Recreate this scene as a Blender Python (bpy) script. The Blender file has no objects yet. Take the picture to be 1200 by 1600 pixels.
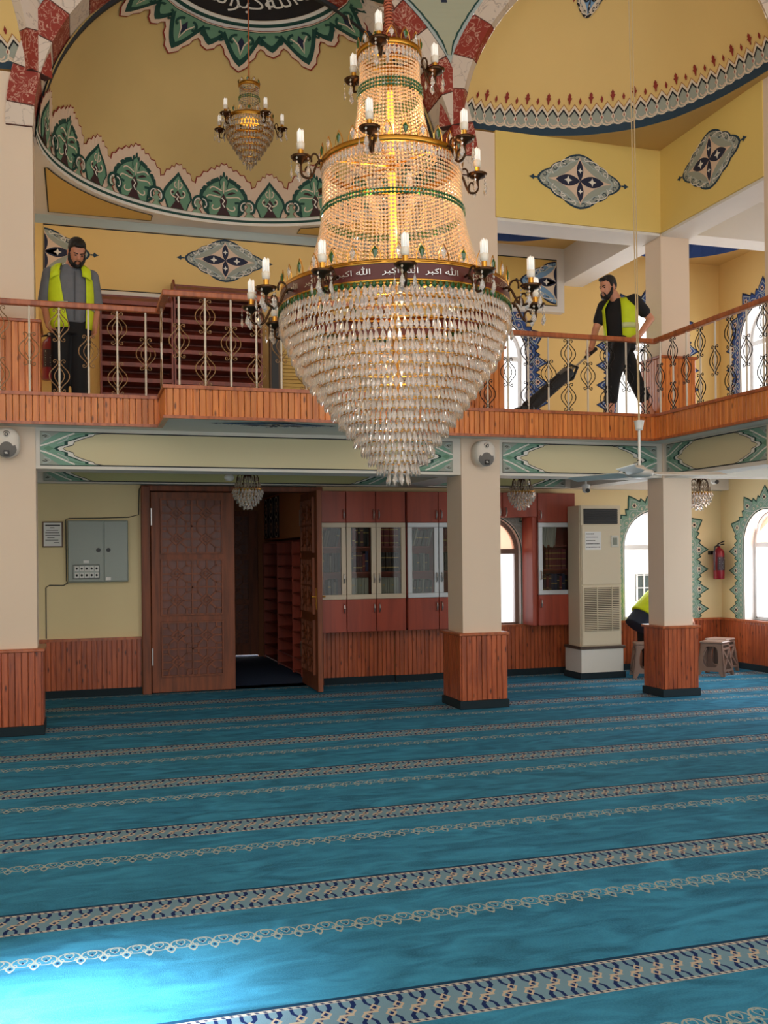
import bpy, bmesh, math, random
from math import sin, cos, pi, radians, sqrt, atan2, hypot
from mathutils import Vector, Matrix
random.seed(11)
SC = bpy.context.scene
COL = SC.collection
# ------------------------------------------------------------------ camera
# X runs along the entrance wall, Y into the depth of the hall, Z up (metres)
YAW, ROLL, EYE, FPX = radians(17.2), -0.01, 1.6, 1550.0
cam_data = bpy.data.cameras.new('camera')
cam = bpy.data.objects.new('camera', cam_data); COL.objects.link(cam)
cam_data.sensor_fit = 'HORIZONTAL'; cam_data.sensor_width = 36.0
cam_data.lens = 36.0 * FPX / 1200.0
cam_data.shift_y = 66.0 / 1200.0
cam_data.clip_end = 300
_fw = Vector((sin(YAW), cos(YAW), 0)); _rl = Vector((cos(YAW), -sin(YAW), 0)); _up = Vector((0, 0, 1))
_ct, _st = cos(ROLL), sin(ROLL)
_r = _rl * _ct + _up * _st; _u = _up * _ct - _rl * _st
cam.matrix_world = Matrix(((_r.x, _u.x, -_fw.x, 0.0), (_r.y, _u.y, -_fw.y, 0.0), (_r.z, _u.z, -_fw.z, EYE), (0, 0, 0, 1)))
SC.camera = cam
# ------------------------------------------------------------------ sky, lights, exposure
world = bpy.data.worlds.new('overcast_sky'); SC.world = world; world.use_nodes = True
bg = world.node_tree.nodes['Background']
bg.inputs['Color'].default_value = (1.0, 0.965, 0.92, 1); bg.inputs['Strength'].default_value = 2.1
SC.view_settings.view_transform = 'Standard'; SC.view_settings.look = 'None'
SC.view_settings.exposure = 0.0; SC.view_settings.gamma = 1.0; SC.view_settings.use_curve_mapping = False
def area_light(name, loc, target, sx, sy, power, col, spread=180):
    d = bpy.data.lights.new(name, 'AREA'); d.shape = 'RECTANGLE'; d.size = sx; d.size_y = sy; d.energy = power; d.color = col
    d.spread = radians(spread)
    o = bpy.data.objects.new(name, d); COL.objects.link(o); o.location = loc
    o.rotation_euler = (Vector(target) - Vector(loc)).to_track_quat('-Z', 'Y').to_euler()
    return o
# added lamp that makes the bright patch on the front left of the carpet
area_light('added_daylight_lamp', (-5.5, 1.05, 4.95), (-0.45, 3.40, 0.0), 0.5, 0.7, 60, (0.93, 0.97, 1.0), 11)
# daylight entering through the aisle and gallery windows
for nm, loc, tgt, sx, sy, pw in (('lower_right', (9.0, 10.96, 1.45), (6.0, 10.4, 0.6), .85, 1.4, 36), ('lower_right_near', (9.0, 8.35, 1.45), (6.0, 8.3, 0.4), .85, 1.4, 70), ('lower_back', (7.6, 12.25, 1.45), (7.3, 9.0, 0.4), .95, 1.4, 30),
                              ('upper_right', (9.0, 10.96, 4.2), (6.0, 10.2, 4.0), .9, 1.4, 30), ('upper_right_near', (9.0, 8.65, 4.2), (6.0, 8.4, 4.0), .9, 1.4, 30), ('upper_back', (7.5, 12.25, 4.2), (7.2, 9.0, 4.0), .9, 1.4, 25), ('upper_small', (5.2, 12.25, 4.0), (5.1, 9.0, 4.0), .85, 1.1, 16)):
    area_light('added_daylight_lamp_' + nm, loc, tgt, sx, sy, pw, (0.94, 0.97, 1.0))
# ------------------------------------------------------------------ helpers
def lin(c):
    return tuple(((x / 255.0) / 12.92 if x / 255.0 <= 0.04045 else ((x / 255.0 + 0.055) / 1.055) ** 2.4) for x in c)
MATS = {}
def mat(name, rgb, rough=0.6, metal=0.0, noise=0.0, nscale=4.0, bump=0.0, bscale=60.0, trans=0.0, emit=0.0, rnd=0.0, spec=0.5, ior=1.5, alpha=1.0):
    if name in MATS: return MATS[name]
    m = bpy.data.materials.new(name); m.use_nodes = True; nt = m.node_tree; b = nt.nodes['Principled BSDF']
    c = lin(rgb) + (1,)
    b.inputs['Base Color'].default_value = c; b.inputs['Roughness'].default_value = rough; b.inputs['Metallic'].default_value = metal
    b.inputs['Specular IOR Level'].default_value = spec; b.inputs['IOR'].default_value = ior
    if trans: b.inputs['Transmission Weight'].default_value = trans
    if emit:
        b.inputs['Emission Color'].default_value = c; b.inputs['Emission Strength'].default_value = emit
    if noise or rnd:
        hs = nt.nodes.new('ShaderNodeHueSaturation'); hs.inputs['Color'].default_value = c
        nt.links.new(hs.outputs[0], b.inputs['Base Color'])
        val = None
        if noise:
            tc = nt.nodes.new('ShaderNodeTexCoord'); n = nt.nodes.new('ShaderNodeTexNoise')
            n.inputs['Scale'].default_value = nscale; n.inputs['Detail'].default_value = 4
            nt.links.new(tc.outputs['Object'], n.inputs['Vector'])
            mr = nt.nodes.new('ShaderNodeMapRange'); mr.inputs['From Min'].default_value = 0.25; mr.inputs['From Max'].default_value = 0.75
            mr.inputs['To Min'].default_value = 1 - noise; mr.inputs['To Max'].default_value = 1 + noise
            nt.links.new(n.outputs['Fac'], mr.inputs['Value']); val = mr.outputs[0]
        if rnd:
            oi = nt.nodes.new('ShaderNodeObjectInfo'); mr2 = nt.nodes.new('ShaderNodeMapRange')
            mr2.inputs['To Min'].default_value = 1 - rnd; mr2.inputs['To Max'].default_value = 1 + rnd
            nt.links.new(oi.outputs['Random'], mr2.inputs['Value'])
            if val is None: val = mr2.outputs[0]
            else:
                mu = nt.nodes.new('ShaderNodeMath'); mu.operation = 'MULTIPLY'
                nt.links.new(val, mu.inputs[0]); nt.links.new(mr2.outputs[0], mu.inputs[1]); val = mu.outputs[0]
        nt.links.new(val, hs.inputs['Value'])
    if bump:
        tc = nt.nodes.new('ShaderNodeTexCoord'); n = nt.nodes.new('ShaderNodeTexNoise'); n.inputs['Scale'].default_value = bscale
        bp = nt.nodes.new('ShaderNodeBump'); bp.inputs['Strength'].default_value = bump; bp.inputs['Distance'].default_value = 0.01
        nt.links.new(tc.outputs['Object'], n.inputs['Vector']); nt.links.new(n.outputs['Fac'], bp.inputs['Height'])
        nt.links.new(bp.outputs[0], b.inputs['Normal'])
    MATS[name] = m
    return m
def wood(name, rgb, dark, rough=0.35, rnd=0.14, grain=7.0, knots=True):
    if name in MATS: return MATS[name]
    m = bpy.data.materials.new(name); m.use_nodes = True; nt = m.node_tree; b = nt.nodes['Principled BSDF']; L = nt.links
    b.inputs['Roughness'].default_value = rough
    tc = nt.nodes.new('ShaderNodeTexCoord'); oi = nt.nodes.new('ShaderNodeObjectInfo')
    ml = nt.nodes.new('ShaderNodeVectorMath'); ml.operation = 'MULTIPLY_ADD'
    cmb = nt.nodes.new('ShaderNodeCombineXYZ')
    for k, f in enumerate((37.0, 91.0, 53.0)):
        q = nt.nodes.new('ShaderNodeMath'); q.operation = 'MULTIPLY'; q.inputs[1].default_value = f
        L.new(oi.outputs['Random'], q.inputs[0]); L.new(q.outputs[0], cmb.inputs[k])
    L.new(tc.outputs['Object'], ml.inputs[0]); ml.inputs[1].default_value = (grain * 4, grain * 4, grain * 0.35); L.new(cmb.outputs[0], ml.inputs[2])
    n = nt.nodes.new('ShaderNodeTexNoise'); n.inputs['Scale'].default_value = 1.0; n.inputs['Detail'].default_value = 5; n.inputs['Distortion'].default_value = 0.6
    L.new(ml.outputs[0], n.inputs['Vector'])
    mix = nt.nodes.new('ShaderNodeMix'); mix.data_type = 'RGBA'
    mix.inputs['A'].default_value = lin(dark) + (1,); mix.inputs['B'].default_value = lin(rgb) + (1,)
    mr = nt.nodes.new('ShaderNodeMapRange'); mr.inputs['From Min'].default_value = 0.3; mr.inputs['From Max'].default_value = 0.6
    L.new(n.outputs['Fac'], mr.inputs['Value']); L.new(mr.outputs[0], mix.inputs['Factor'])
    out = mix.outputs['Result']
    if knots:
        ml2 = nt.nodes.new('ShaderNodeVectorMath'); ml2.operation = 'MULTIPLY_ADD'; ml2.inputs[1].default_value = (16, 16, 5)
        L.new(tc.outputs['Object'], ml2.inputs[0]); L.new(cmb.outputs[0], ml2.inputs[2])
        vo = nt.nodes.new('ShaderNodeTexVoronoi'); vo.inputs['Scale'].default_value = 1.0; L.new(ml2.outputs[0], vo.inputs['Vector'])
        k = nt.nodes.new('ShaderNodeMapRange'); k.inputs['From Min'].default_value = 0.08; k.inputs['From Max'].default_value = 0.2
        L.new(vo.outputs['Distance'], k.inputs['Value'])
        mk = nt.nodes.new('ShaderNodeMix'); mk.data_type = 'RGBA'; mk.inputs['A'].default_value = tuple(x * 0.35 for x in lin(dark)) + (1,)
        L.new(k.outputs[0], mk.inputs['Factor']); L.new(out, mk.inputs['B']); out = mk.outputs['Result']
    hs = nt.nodes.new('ShaderNodeHueSaturation'); L.new(out, hs.inputs['Color'])
    mr2 = nt.nodes.new('ShaderNodeMapRange'); mr2.inputs['To Min'].default_value = 1 - rnd; mr2.inputs['To Max'].default_value = 1 + rnd
    L.new(oi.outputs['Random'], mr2.inputs['Value']); L.new(mr2.outputs[0], hs.inputs['Value'])
    L.new(hs.outputs[0], b.inputs['Base Color'])
    MATS[name] = m
    return m
def glass_mat(name, tint=(255, 255, 255), refl=0.12, milk=0.0, milkcol=(235, 238, 245)):
    if name in MATS: return MATS[name]
    m = bpy.data.materials.new(name); m.use_nodes = True; nt = m.node_tree; nt.nodes.remove(nt.nodes['Principled BSDF'])
    o = nt.nodes['Material Output']; t = nt.nodes.new('ShaderNodeBsdfTransparent'); t.inputs[0].default_value = lin(tint) + (1,)
    g = nt.nodes.new('ShaderNodeBsdfGlossy'); g.inputs['Roughness'].default_value = 0.03
    mx = nt.nodes.new('ShaderNodeMixShader'); mx.inputs[0].default_value = refl
    nt.links.new(t.outputs[0], mx.inputs[1]); nt.links.new(g.outputs[0], mx.inputs[2]); last = mx
    if milk:
        tr = nt.nodes.new('ShaderNodeBsdfTranslucent'); tr.inputs[0].default_value = lin(milkcol) + (1,)
        m2 = nt.nodes.new('ShaderNodeMixShader'); m2.inputs[0].default_value = milk
        nt.links.new(mx.outputs[0], m2.inputs[1]); nt.links.new(tr.outputs[0], m2.inputs[2]); last = m2
    nt.links.new(last.outputs[0], o.inputs[0])
    MATS[name] = m
    return m
class MB:
    """collects shapes; build() links them as ONE mesh object"""
    def __init__(s): s.v = []; s.f = []; s.m = []; s.cur = 0
    def add(s, vs, fs):
        o = len(s.v); s.v += [tuple(p) for p in vs]
        for f in fs: s.f.append(tuple(i + o for i in f)); s.m.append(s.cur)
        return s
    def box(s, x0, x1, y0, y1, z0, z1):
        return s.add([(x0, y0, z0), (x1, y0, z0), (x1, y1, z0), (x0, y1, z0), (x0, y0, z1), (x1, y0, z1), (x1, y1, z1), (x0, y1, z1)],
                     [(0, 3, 2, 1), (4, 5, 6, 7), (0, 1, 5, 4), (1, 2, 6, 5), (2, 3, 7, 6), (3, 0, 4, 7)])
    def bbox(s, x0, x1, y0, y1, z0, z1, b=0.005):
        bm = bmesh.new(); bmesh.ops.create_cube(bm, size=1.0)
        for v in bm.verts: v.co = Vector(((x0 + x1) / 2 + v.co.x * (x1 - x0), (y0 + y1) / 2 + v.co.y * (y1 - y0), (z0 + z1) / 2 + v.co.z * (z1 - z0)))
        bmesh.ops.bevel(bm, geom=list(bm.edges), offset=b, segments=1, affect='EDGES')
        bm.verts.index_update(); s.add([v.co for v in bm.verts], [[v.index for v in f.verts] for f in bm.faces]); bm.free(); return s
    def quad(s, *p): return s.add(p, [tuple(range(len(p)))])
    def tube(s, pts, r, n=6, closed=False, caps=True):
        pts = [Vector(p) for p in pts]; k = len(pts)
        rs = r if isinstance(r, (list, tuple)) else [r] * k
        vs = []; ref = None
        for i, p in enumerate(pts):
            if closed: t = pts[(i + 1) % k] - pts[i - 1]
            else: t = pts[min(i + 1, k - 1)] - pts[max(i - 1, 0)]
            if t.length < 1e-9: t = Vector((0, 0, 1))
            t.normalize()
            if ref is None:
                ref = Vector((0, 0, 1)) if abs(t.z) < 0.9 else Vector((1, 0, 0))
                ref = (ref - t * ref.dot(t)).normalized()
            else:
                q = ref - t * ref.dot(t)
                ref = q.normalized() if q.length > 1e-6 else ref
            b = t.cross(ref)
            for j in range(n):
                a = 2 * pi * (j + 0.5) / n
                vs.append(p + (ref * cos(a) + b * sin(a)) * rs[i])
        fs = []
        for i in range(k if closed else k - 1):
            for j in range(n):
                i2 = (i + 1) % k
                fs.append((i * n + j, i * n + (j + 1) % n, i2 * n + (j + 1) % n, i2 * n + j))
        if caps and not closed: fs += [tuple(range(n))[::-1], tuple((k - 1) * n + j for j in range(n))]
        return s.add(vs, fs)
    def cyl(s, p0, p1, r0, r1=None, n=12): return s.tube([p0, p1], [r0, r0 if r1 is None else r1], n)
    def lathe(s, prof, c=(0, 0, 0), n=16, a0=0.0, a1=2 * pi, sx=1.0, sy=1.0):
        full = abs(a1 - a0 - 2 * pi) < 1e-6; m = n if full else n + 1; vs = []; fs = []
        for (r, z) in prof:
            for j in range(m):
                a = a0 + (a1 - a0) * j / n
                vs.append((c[0] + r * cos(a) * sx, c[1] + r * sin(a) * sy, c[2] + z))
        for i in range(len(prof) - 1):
            for j in range(n):
                j2 = (j + 1) % m
                fs.append((i * m + j, i * m + j2, (i + 1) * m + j2, (i + 1) * m + j))
        return s.add(vs, fs)
    def ball(s, c, r, n=10, k=7):
        r = (r, r, r) if not isinstance(r, (tuple, list)) else r
        vs = [(c[0], c[1], c[2] - r[2])]; fs = []
        for i in range(1, k):
            ph = -pi / 2 + pi * i / k
            for j in range(n):
                a = 2 * pi * j / n; vs.append((c[0] + r[0] * cos(ph) * cos(a), c[1] + r[1] * cos(ph) * sin(a), c[2] + r[2] * sin(ph)))
        vs.append((c[0], c[1], c[2] + r[2])); t = len(vs) - 1
        for j in range(n): fs.append((0, 1 + (j + 1) % n, 1 + j)); fs.append((t, 1 + (k - 2) * n + j, 1 + (k - 2) * n + (j + 1) % n))
        for i in range(k - 2):
            for j in range(n): fs.append((1 + i * n + j, 1 + i * n + (j + 1) % n, 1 + (i + 1) * n + (j + 1) % n, 1 + (i + 1) * n + j))
        return s.add(vs, fs)
    def prism(s, poly, fn, d0, d1):
        """poly 2D outline -> slab between depths d0 and d1; fn(a, b, d) -> point"""
        k = len(poly); vs = [fn(a, b, d0) for a, b in poly] + [fn(a, b, d1) for a, b in poly]
        fs = [tuple(range(k)), tuple(range(2 * k - 1, k - 1, -1))] + [(i, (i + 1) % k + 0, (i + 1) % k + k, i + k) for i in range(k)]
        return s.add(vs, fs)
    def build(s, name, mats, parent=None, smooth=False, origin=None):
        me = bpy.data.meshes.new(name)
        if origin is not None:
            ox, oy, oz = origin; s.v = [(x - ox, y - oy, z - oz) for x, y, z in s.v]
        me.from_pydata(s.v, [], s.f)
        mats = mats if isinstance(mats, (list, tuple)) else [mats]
        for m in mats: me.materials.append(m)
        if len(mats) > 1: me.polygons.foreach_set('material_index', s.m)
        if smooth: me.polygons.foreach_set('use_smooth', [True] * len(me.polygons))
        me.update()
        return link(name, me, parent, origin)
def link(name, me, parent=None, loc=None):
    o = bpy.data.objects.new(name, me); COL.objects.link(o)
    if loc is not None: o.location = loc
    if parent is not None: setparent(o, parent)
    return o
def wmat(o):
    m = o.matrix_basis.copy()
    if o.parent is not None: m = wmat(o.parent) @ o.matrix_parent_inverse @ m
    return m
def setparent(o, p):
    o.parent = p; o.matrix_parent_inverse = wmat(p).inverted()
def empty(name, loc=(0, 0, 0)):
    o = bpy.data.objects.new(name, None); COL.objects.link(o); o.location = loc; o.empty_display_size = 0.1
    return o
def tag(o, label=None, cat=None, group=None, kind=None):
    if label: o['label'] = label
    if cat: o['category'] = cat
    if group: o['group'] = group
    if kind: o['kind'] = kind
    return o
def struct(o, label=None): return tag(o, label, None, None, 'structure')
def dup(root, loc=None, rotz=None, label=None, group=None, scale=None):
    r = root.copy(); COL.objects.link(r)
    if loc is not None: r.location = loc
    if rotz is not None: r.rotation_euler = (0, 0, rotz)
    if scale is not None: r.scale = (scale,) * 3
    if label: r['label'] = label
    if group: r['group'] = group
    for ch in list(root.children):
        c = ch.copy(); COL.objects.link(c); c.parent = r
        for g in list(ch.children):
            d = g.copy(); COL.objects.link(d); d.parent = c
    return r
def instances(name, me, places, parent):
    """one object per placement, all sharing one mesh; places: (loc, rotz) pairs"""
    out = []
    for p in places:
        o = bpy.data.objects.new(name, me); COL.objects.link(o); o.location = p[0]; o.rotation_euler = (0, 0, p[1])
        setparent(o, parent); out.append(o)
    return out
# ------------------------------------------------------------------ flat painted ornament, laid a few millimetres on its surface
class Paint:
    def __init__(s, fn, mats, base=0.003, step=0.0025):
        s.fn = fn; s.mats = mats; s.idx = {k: i for i, k in enumerate(mats)}; s.mb = MB(); s.base = base; s.step = step
    def poly(s, pts, m, l=0):
        s.mb.cur = s.idx[m]; h = s.base + s.step * l; s.mb.add([s.fn(x, y, h) for x, y in pts], [tuple(range(len(pts)))])
    def fan(s, pts, m, l=0, c=None):
        s.mb.cur = s.idx[m]; h = s.base + s.step * l
        if c is None: c = (sum(p[0] for p in pts) / len(pts), sum(p[1] for p in pts) / len(pts))
        k = len(pts); s.mb.add([s.fn(c[0], c[1], h)] + [s.fn(x, y, h) for x, y in pts], [(0, 1 + i, 1 + (i + 1) % k) for i in range(k)])
    def stroke(s, pts, w, m, l=0, closed=False):
        s.mb.cur = s.idx[m]; h = s.base + s.step * l; k = len(pts); A = []; B = []
        for i in range(k):
            p0 = pts[i - 1] if (i or closed) else pts[0]; p1 = pts[(i + 1) % k] if (i < k - 1 or closed) else pts[-1]
            dx, dy = p1[0] - p0[0], p1[1] - p0[1]; q = hypot(dx, dy) or 1
            ww = w(i / (k - 1)) if callable(w) else w
            nx, ny = -dy / q * ww / 2, dx / q * ww / 2
            A.append(s.fn(pts[i][0] + nx, pts[i][1] + ny, h)); B.append(s.fn(pts[i][0] - nx, pts[i][1] - ny, h))
        n = k if closed else k - 1
        s.mb.add(A + B, [(i, (i + 1) % k, (i + 1) % k + k, i + k) for i in range(n)])
    def strip(s, A, B, m, l=0):
        s.mb.cur = s.idx[m]; h = s.base + s.step * l; k = len(A)
        s.mb.add([s.fn(x, y, h) for x, y in A] + [s.fn(x, y, h) for x, y in B], [(i, i + 1, i + 1 + k, i + k) for i in range(k - 1)])
    def disc(s, c, r, m, l=0, n=12, sy=1.0):
        s.fan([(c[0] + r * cos(2 * pi * i / n), c[1] + r * sy * sin(2 * pi * i / n)) for i in range(n)], m, l, c)
    def flower(s, c, r, l, petal, mid):
        s.fan([(c[0] + r * (1 if i % 2 == 0 else 0.62) * cos(pi * i / 6), c[1] + r * (1 if i % 2 == 0 else 0.62) * sin(pi * i / 6)) for i in range(12)], petal, l, c)
        s.disc(c, r * 0.42, mid, l + 1, 8)
    def build(s, name, parent): return s.mb.build(name, [PM[k] for k in s.mats], parent)
def bez(p0, p1, p2, p3, n=10):
    out = []
    for i in range(n + 1):
        t = i / n; a = (1 - t) ** 3; b = 3 * t * (1 - t) ** 2; c = 3 * t * t * (1 - t); d = t ** 3
        out.append(tuple(a * p0[k] + b * p1[k] + c * p2[k] + d * p3[k] for k in range(len(p0))))
    return out
def arc(c, r, a0, a1, n=10, ry=None):
    ry = r if ry is None else ry
    return [(c[0] + r * cos(a0 + (a1 - a0) * i / n), c[1] + ry * sin(a0 + (a1 - a0) * i / n)) for i in range(n + 1)]
def on_y(y0): return lambda x, z, h: (x, y0 - h, z)          # wall facing the hall entrance axis
def on_x(x0): return lambda y, z, h: (x0 - h, y, z)          # right-hand wall, facing left
def under(z0): return lambda x, y, h: (x, y, z0 - h)         # soffit
PM = {}
for k, c in dict(navy=(28, 34, 62), blue=(40, 74, 140), teal=(30, 58, 78), dgreen=(16, 66, 58), green=(104, 146, 118), lgreen=(140, 168, 138), pgreen=(126, 164, 144),
                 grey=(160, 164, 152), lgrey=(176, 186, 182), cream=(226, 208, 186), white=(232, 226, 216), pink=(224, 196, 172), red=(140, 40, 26), maroon=(58, 30, 34),
                 black=(24, 22, 26), line=(40, 42, 44), yellow=(220, 184, 104), sky=(120, 158, 196), ruby=(110, 34, 30), gold=(200, 150, 60)).items():
    PM[k] = mat('paint_' + k, c, 0.7)
# ------------------------------------------------------------------ materials of the shell
m_yellow = mat('ochre_wall_paint', (232, 196, 126), 0.75, noise=0.05, nscale=0.9)
m_bright = mat('bright_yellow_paint', (230, 200, 116), 0.75, noise=0.04, nscale=0.8)
m_lower = mat('pale_ochre_paint', (232, 212, 164), 0.75, noise=0.04, nscale=1.0)
m_cream = mat('cream_pink_paint', (232, 209, 186), 0.7, noise=0.03, nscale=1.2)
m_white = mat('white_ceiling_paint', (226, 220, 214), 0.7, noise=0.02)
m_grey = mat('pale_grey_green_paint', (226, 218, 206), 0.7, noise=0.03)
m_soffit = mat('tan_soffit_paint', (204, 168, 104), 0.75, noise=0.05, nscale=1.1)
m_plank = wood('orange_pine_plank', (228, 138, 66), (190, 98, 40))
m_plank2 = wood('red_brown_pine_plank', (186, 94, 52), (136, 60, 32))
m_rail = wood('varnished_rail_wood', (190, 104, 60), (146, 74, 42), 0.3, 0.05, 5, False)
m_door = wood('dark_walnut_door_wood', (138, 72, 38), (100, 50, 26), 0.55, 0.05, 5, False)
m_cab = wood('red_brown_laminate', (166, 68, 44), (140, 54, 36), 0.42, 0.04, 3, False)
m_plinth = mat('black_green_carpet_skirting', (20, 38, 46), 0.9)
m_gold = mat('polished_brass', (200, 146, 62), 0.28, 1.0)
m_dgold = mat('aged_dark_bronze', (74, 50, 32), 0.35, 0.9)
m_steel = mat('brushed_steel', (190, 190, 188), 0.3, 1.0)
m_black = mat('black_plastic', (18, 18, 20), 0.45)
m_wplastic = mat('white_plastic', (226, 224, 218), 0.45)
m_pane = glass_mat('clear_window_glass', (250, 252, 255), 0.06)
m_frost = glass_mat('frosted_window_glass', (235, 240, 250), 0.08, 0.55)
m_cabglass = glass_mat('cabinet_door_glass', (232, 236, 236), 0.022)
m_upvc = mat('white_window_frame', (236, 236, 238), 0.4)
m_bframe = mat('brown_window_frame', (128, 100, 86), 0.45)
# ------------------------------------------------------------------ carpet: a small node-expression helper
class X:
    nt = None
    def __init__(s, k): s.k = k
    @staticmethod
    def op(o, *a):
        n = X.nt.nodes.new('ShaderNodeMath'); n.operation = o
        for i, q in enumerate(a):
            if isinstance(q, X): X.nt.links.new(q.k, n.inputs[i])
            else: n.inputs[i].default_value = q
        return X(n.outputs[0])
    def __add__(s, o): return X.op('ADD', s, o)
    __radd__ = __add__
    def __sub__(s, o): return X.op('SUBTRACT', s, o)
    def __rsub__(s, o): return X.op('SUBTRACT', o, s)
    def __mul__(s, o): return X.op('MULTIPLY', s, o)
    __rmul__ = __mul__
    def __lt__(s, o): return X.op('LESS_THAN', s, o)
    def __gt__(s, o): return X.op('GREATER_THAN', s, o)
    def __or__(s, o): return X.op('MAXIMUM', s, o)
    def abs(s): return X.op('ABSOLUTE', s)
    def fract(s): return X.op('FRACT', s)
    def sqrt(s): return X.op('SQRT', s)
    def min(s, o): return X.op('MINIMUM', s, o)
def carpet_material():
    m = bpy.data.materials.new('turquoise_prayer_carpet'); m.use_nodes = True; nt = m.node_tree; X.nt = nt
    b = nt.nodes['Principled BSDF']; b.inputs['Roughness'].default_value = 0.95; b.inputs['Specular IOR Level'].default_value = 0.15
    b.inputs['Sheen Weight'].default_value = 0.0
    tc = nt.nodes.new('ShaderNodeTexCoord'); sp = nt.nodes.new('ShaderNodeSeparateXYZ'); nt.links.new(tc.outputs['Object'], sp.inputs[0])
    x = X(sp.outputs[0]); y = X(sp.outputs[1])
    def noise(scale, det, vec=(1, 1, 1), dist=0.0):
        mp = nt.nodes.new('ShaderNodeMapping'); mp.inputs['Scale'].default_value = vec; nt.links.new(tc.outputs['Object'], mp.inputs[0])
        n = nt.nodes.new('ShaderNodeTexNoise'); n.inputs['Scale'].default_value = scale; n.inputs['Detail'].default_value = det; n.inputs['Distortion'].default_value = dist
        nt.links.new(mp.outputs[0], n.inputs['Vector']); return X(n.outputs['Fac'])
    def mixc(f, a, bb):
        n = nt.nodes.new('ShaderNodeMix'); n.data_type = 'RGBA'
        for key, q in (('Factor', f), ('A', a), ('B', bb)):
            if isinstance(q, X): nt.links.new(q.k, n.inputs[key])
            elif key == 'Factor': n.inputs[key].default_value = q
            else: n.inputs[key].default_value = lin(q) + (1,)
        return X(n.outputs['Result'])
    PER = 1.272
    n1 = noise(5.0, 8, (0.6, 1.5, 1), 1.2); n2 = noise(120, 2); n3 = noise(0.35, 2)
    wear = ((n1 - 0.32) * 2.6).min(1.0) | 0.0
    base = mixc(wear, (34, 98, 130), (60, 146, 186))
    base = mixc(((n2 - 0.35) * 0.6) | 0.0, base, (88, 170, 206))
    base = mixc(((n3 - 0.4) * 0.7) | 0.0, base, (52, 112, 124))
    # main border
    yb = ((y - (4.605 - PER / 2)) * (1 / PER)).fract() - 0.5          # 0 at the band centre
    t = yb * (PER / 0.125); a = t.abs()
    s = (x * (1 / 0.088)).fract(); sc = (s - 0.5).abs()
    inb = a < 1.0
    fill = mixc(a < 0.84, (184, 180, 172), (112, 146, 164))
    rope = ((x * 34.0 + t * 2.5).fract() < 0.42)
    fill = mixc(rope * (a > 0.86) * (a < 0.97), fill, (56, 66, 96))
    sg = ((t > 0.0) * 2.0) - 1.0
    bend = ((0.55 - a) | 0.0) * 0.9
    nl = ((s + bend * sg).fract() - 0.5).abs()
    n2l = ((s + 0.5 - bend * sg).fract() - 0.5).abs()
    nav = ((nl < 0.10) * (a < 0.84)) | ((n2l < 0.075) * (a > 0.30) * (a < 0.84))
    fill = mixc(nav, fill, (20, 42, 92))
    q1 = (((s + 0.25).fract() - 0.5).abs() + ((t - 0.22).abs() * 1.0)); q2 = (((s + 0.75).fract() - 0.5).abs() + ((t + 0.22).abs() * 1.0))
    rr = ((q1 - 0.19).abs() < 0.06) | ((q2 - 0.19).abs() < 0.06) | ((a < 0.06) * ((s - 0.5).abs() > 0.2))
    fill = mixc(rr, fill, (186, 172, 154))
    col = mixc(inb, base, fill)
    edge = (t > 1.0) * (t < 1.18)
    col = mixc(edge, col, (20, 62, 92))
    # heart border
    yh = ((y - (4.150 - PER / 2)) * (1 / PER)).fract() - 0.5
    th = yh * (PER / 0.07)
    hx = ((x * (1 / 0.088)).fract() - 0.5) * 2.0; hax = hx.abs()
    def ell(cx, cy, rx, ry, xx): return ((((xx - cx) * (1 / rx)) * ((xx - cx) * (1 / rx))) + (((th - cy) * (1 / ry)) * ((th - cy) * (1 / ry)))).sqrt()
    e1 = (ell(0.0, 0.25, 0.93, 0.62, hx) - 1.0).abs() < 0.085
    hy = th - 0.3 - (hax.sqrt() * 0.34)
    e2 = (((((hx * 2.0) * (hx * 2.0)) + ((hy * 2.4) * (hy * 2.4))).sqrt() - 0.8).abs() < 0.12)
    e3 = ell(0.0, 0.22, 0.10, 0.14, hx) < 1.0
    e4 = ((ell(1.0, -0.42, 0.34, 0.36, hax) - 1.0).abs() < 0.2)
    e5 = ell(1.0, -0.86, 0.16, 0.14, hax) < 1.0
    e6 = (ell(0.62, -0.15, 0.16, 0.2, hax) - 1.0).abs() < 0.25
    hb = (e1 | e2 | e4 | e5 | e6) * (th.abs() < 1.05)
    col = mixc(hb, col, (162, 170, 162))
    col = mixc((e3 | ((ell(1.0, -0.42, 0.12, 0.14, hax)) < 1.0)) * (th.abs() < 1.05), col, (24, 50, 90))
    nt.links.new(col.k, b.inputs['Base Color'])
    bp = nt.nodes.new('ShaderNodeBump'); bp.inputs['Strength'].default_value = 0.35; bp.inputs['Distance'].default_value = 0.01
    nn = noise(260, 3); nt.links.new(nn.k, bp.inputs['Height']); nt.links.new(bp.outputs[0], b.inputs['Normal'])
    return m
floor = MB().quad((-5.2, -4, 0), (8.64, -4, 0), (8.64, 11.9, 0), (-5.2, 11.9, 0)).build('floor', carpet_material())
struct(floor, 'turquoise prayer hall carpet with rows of patterned border bands')
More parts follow.
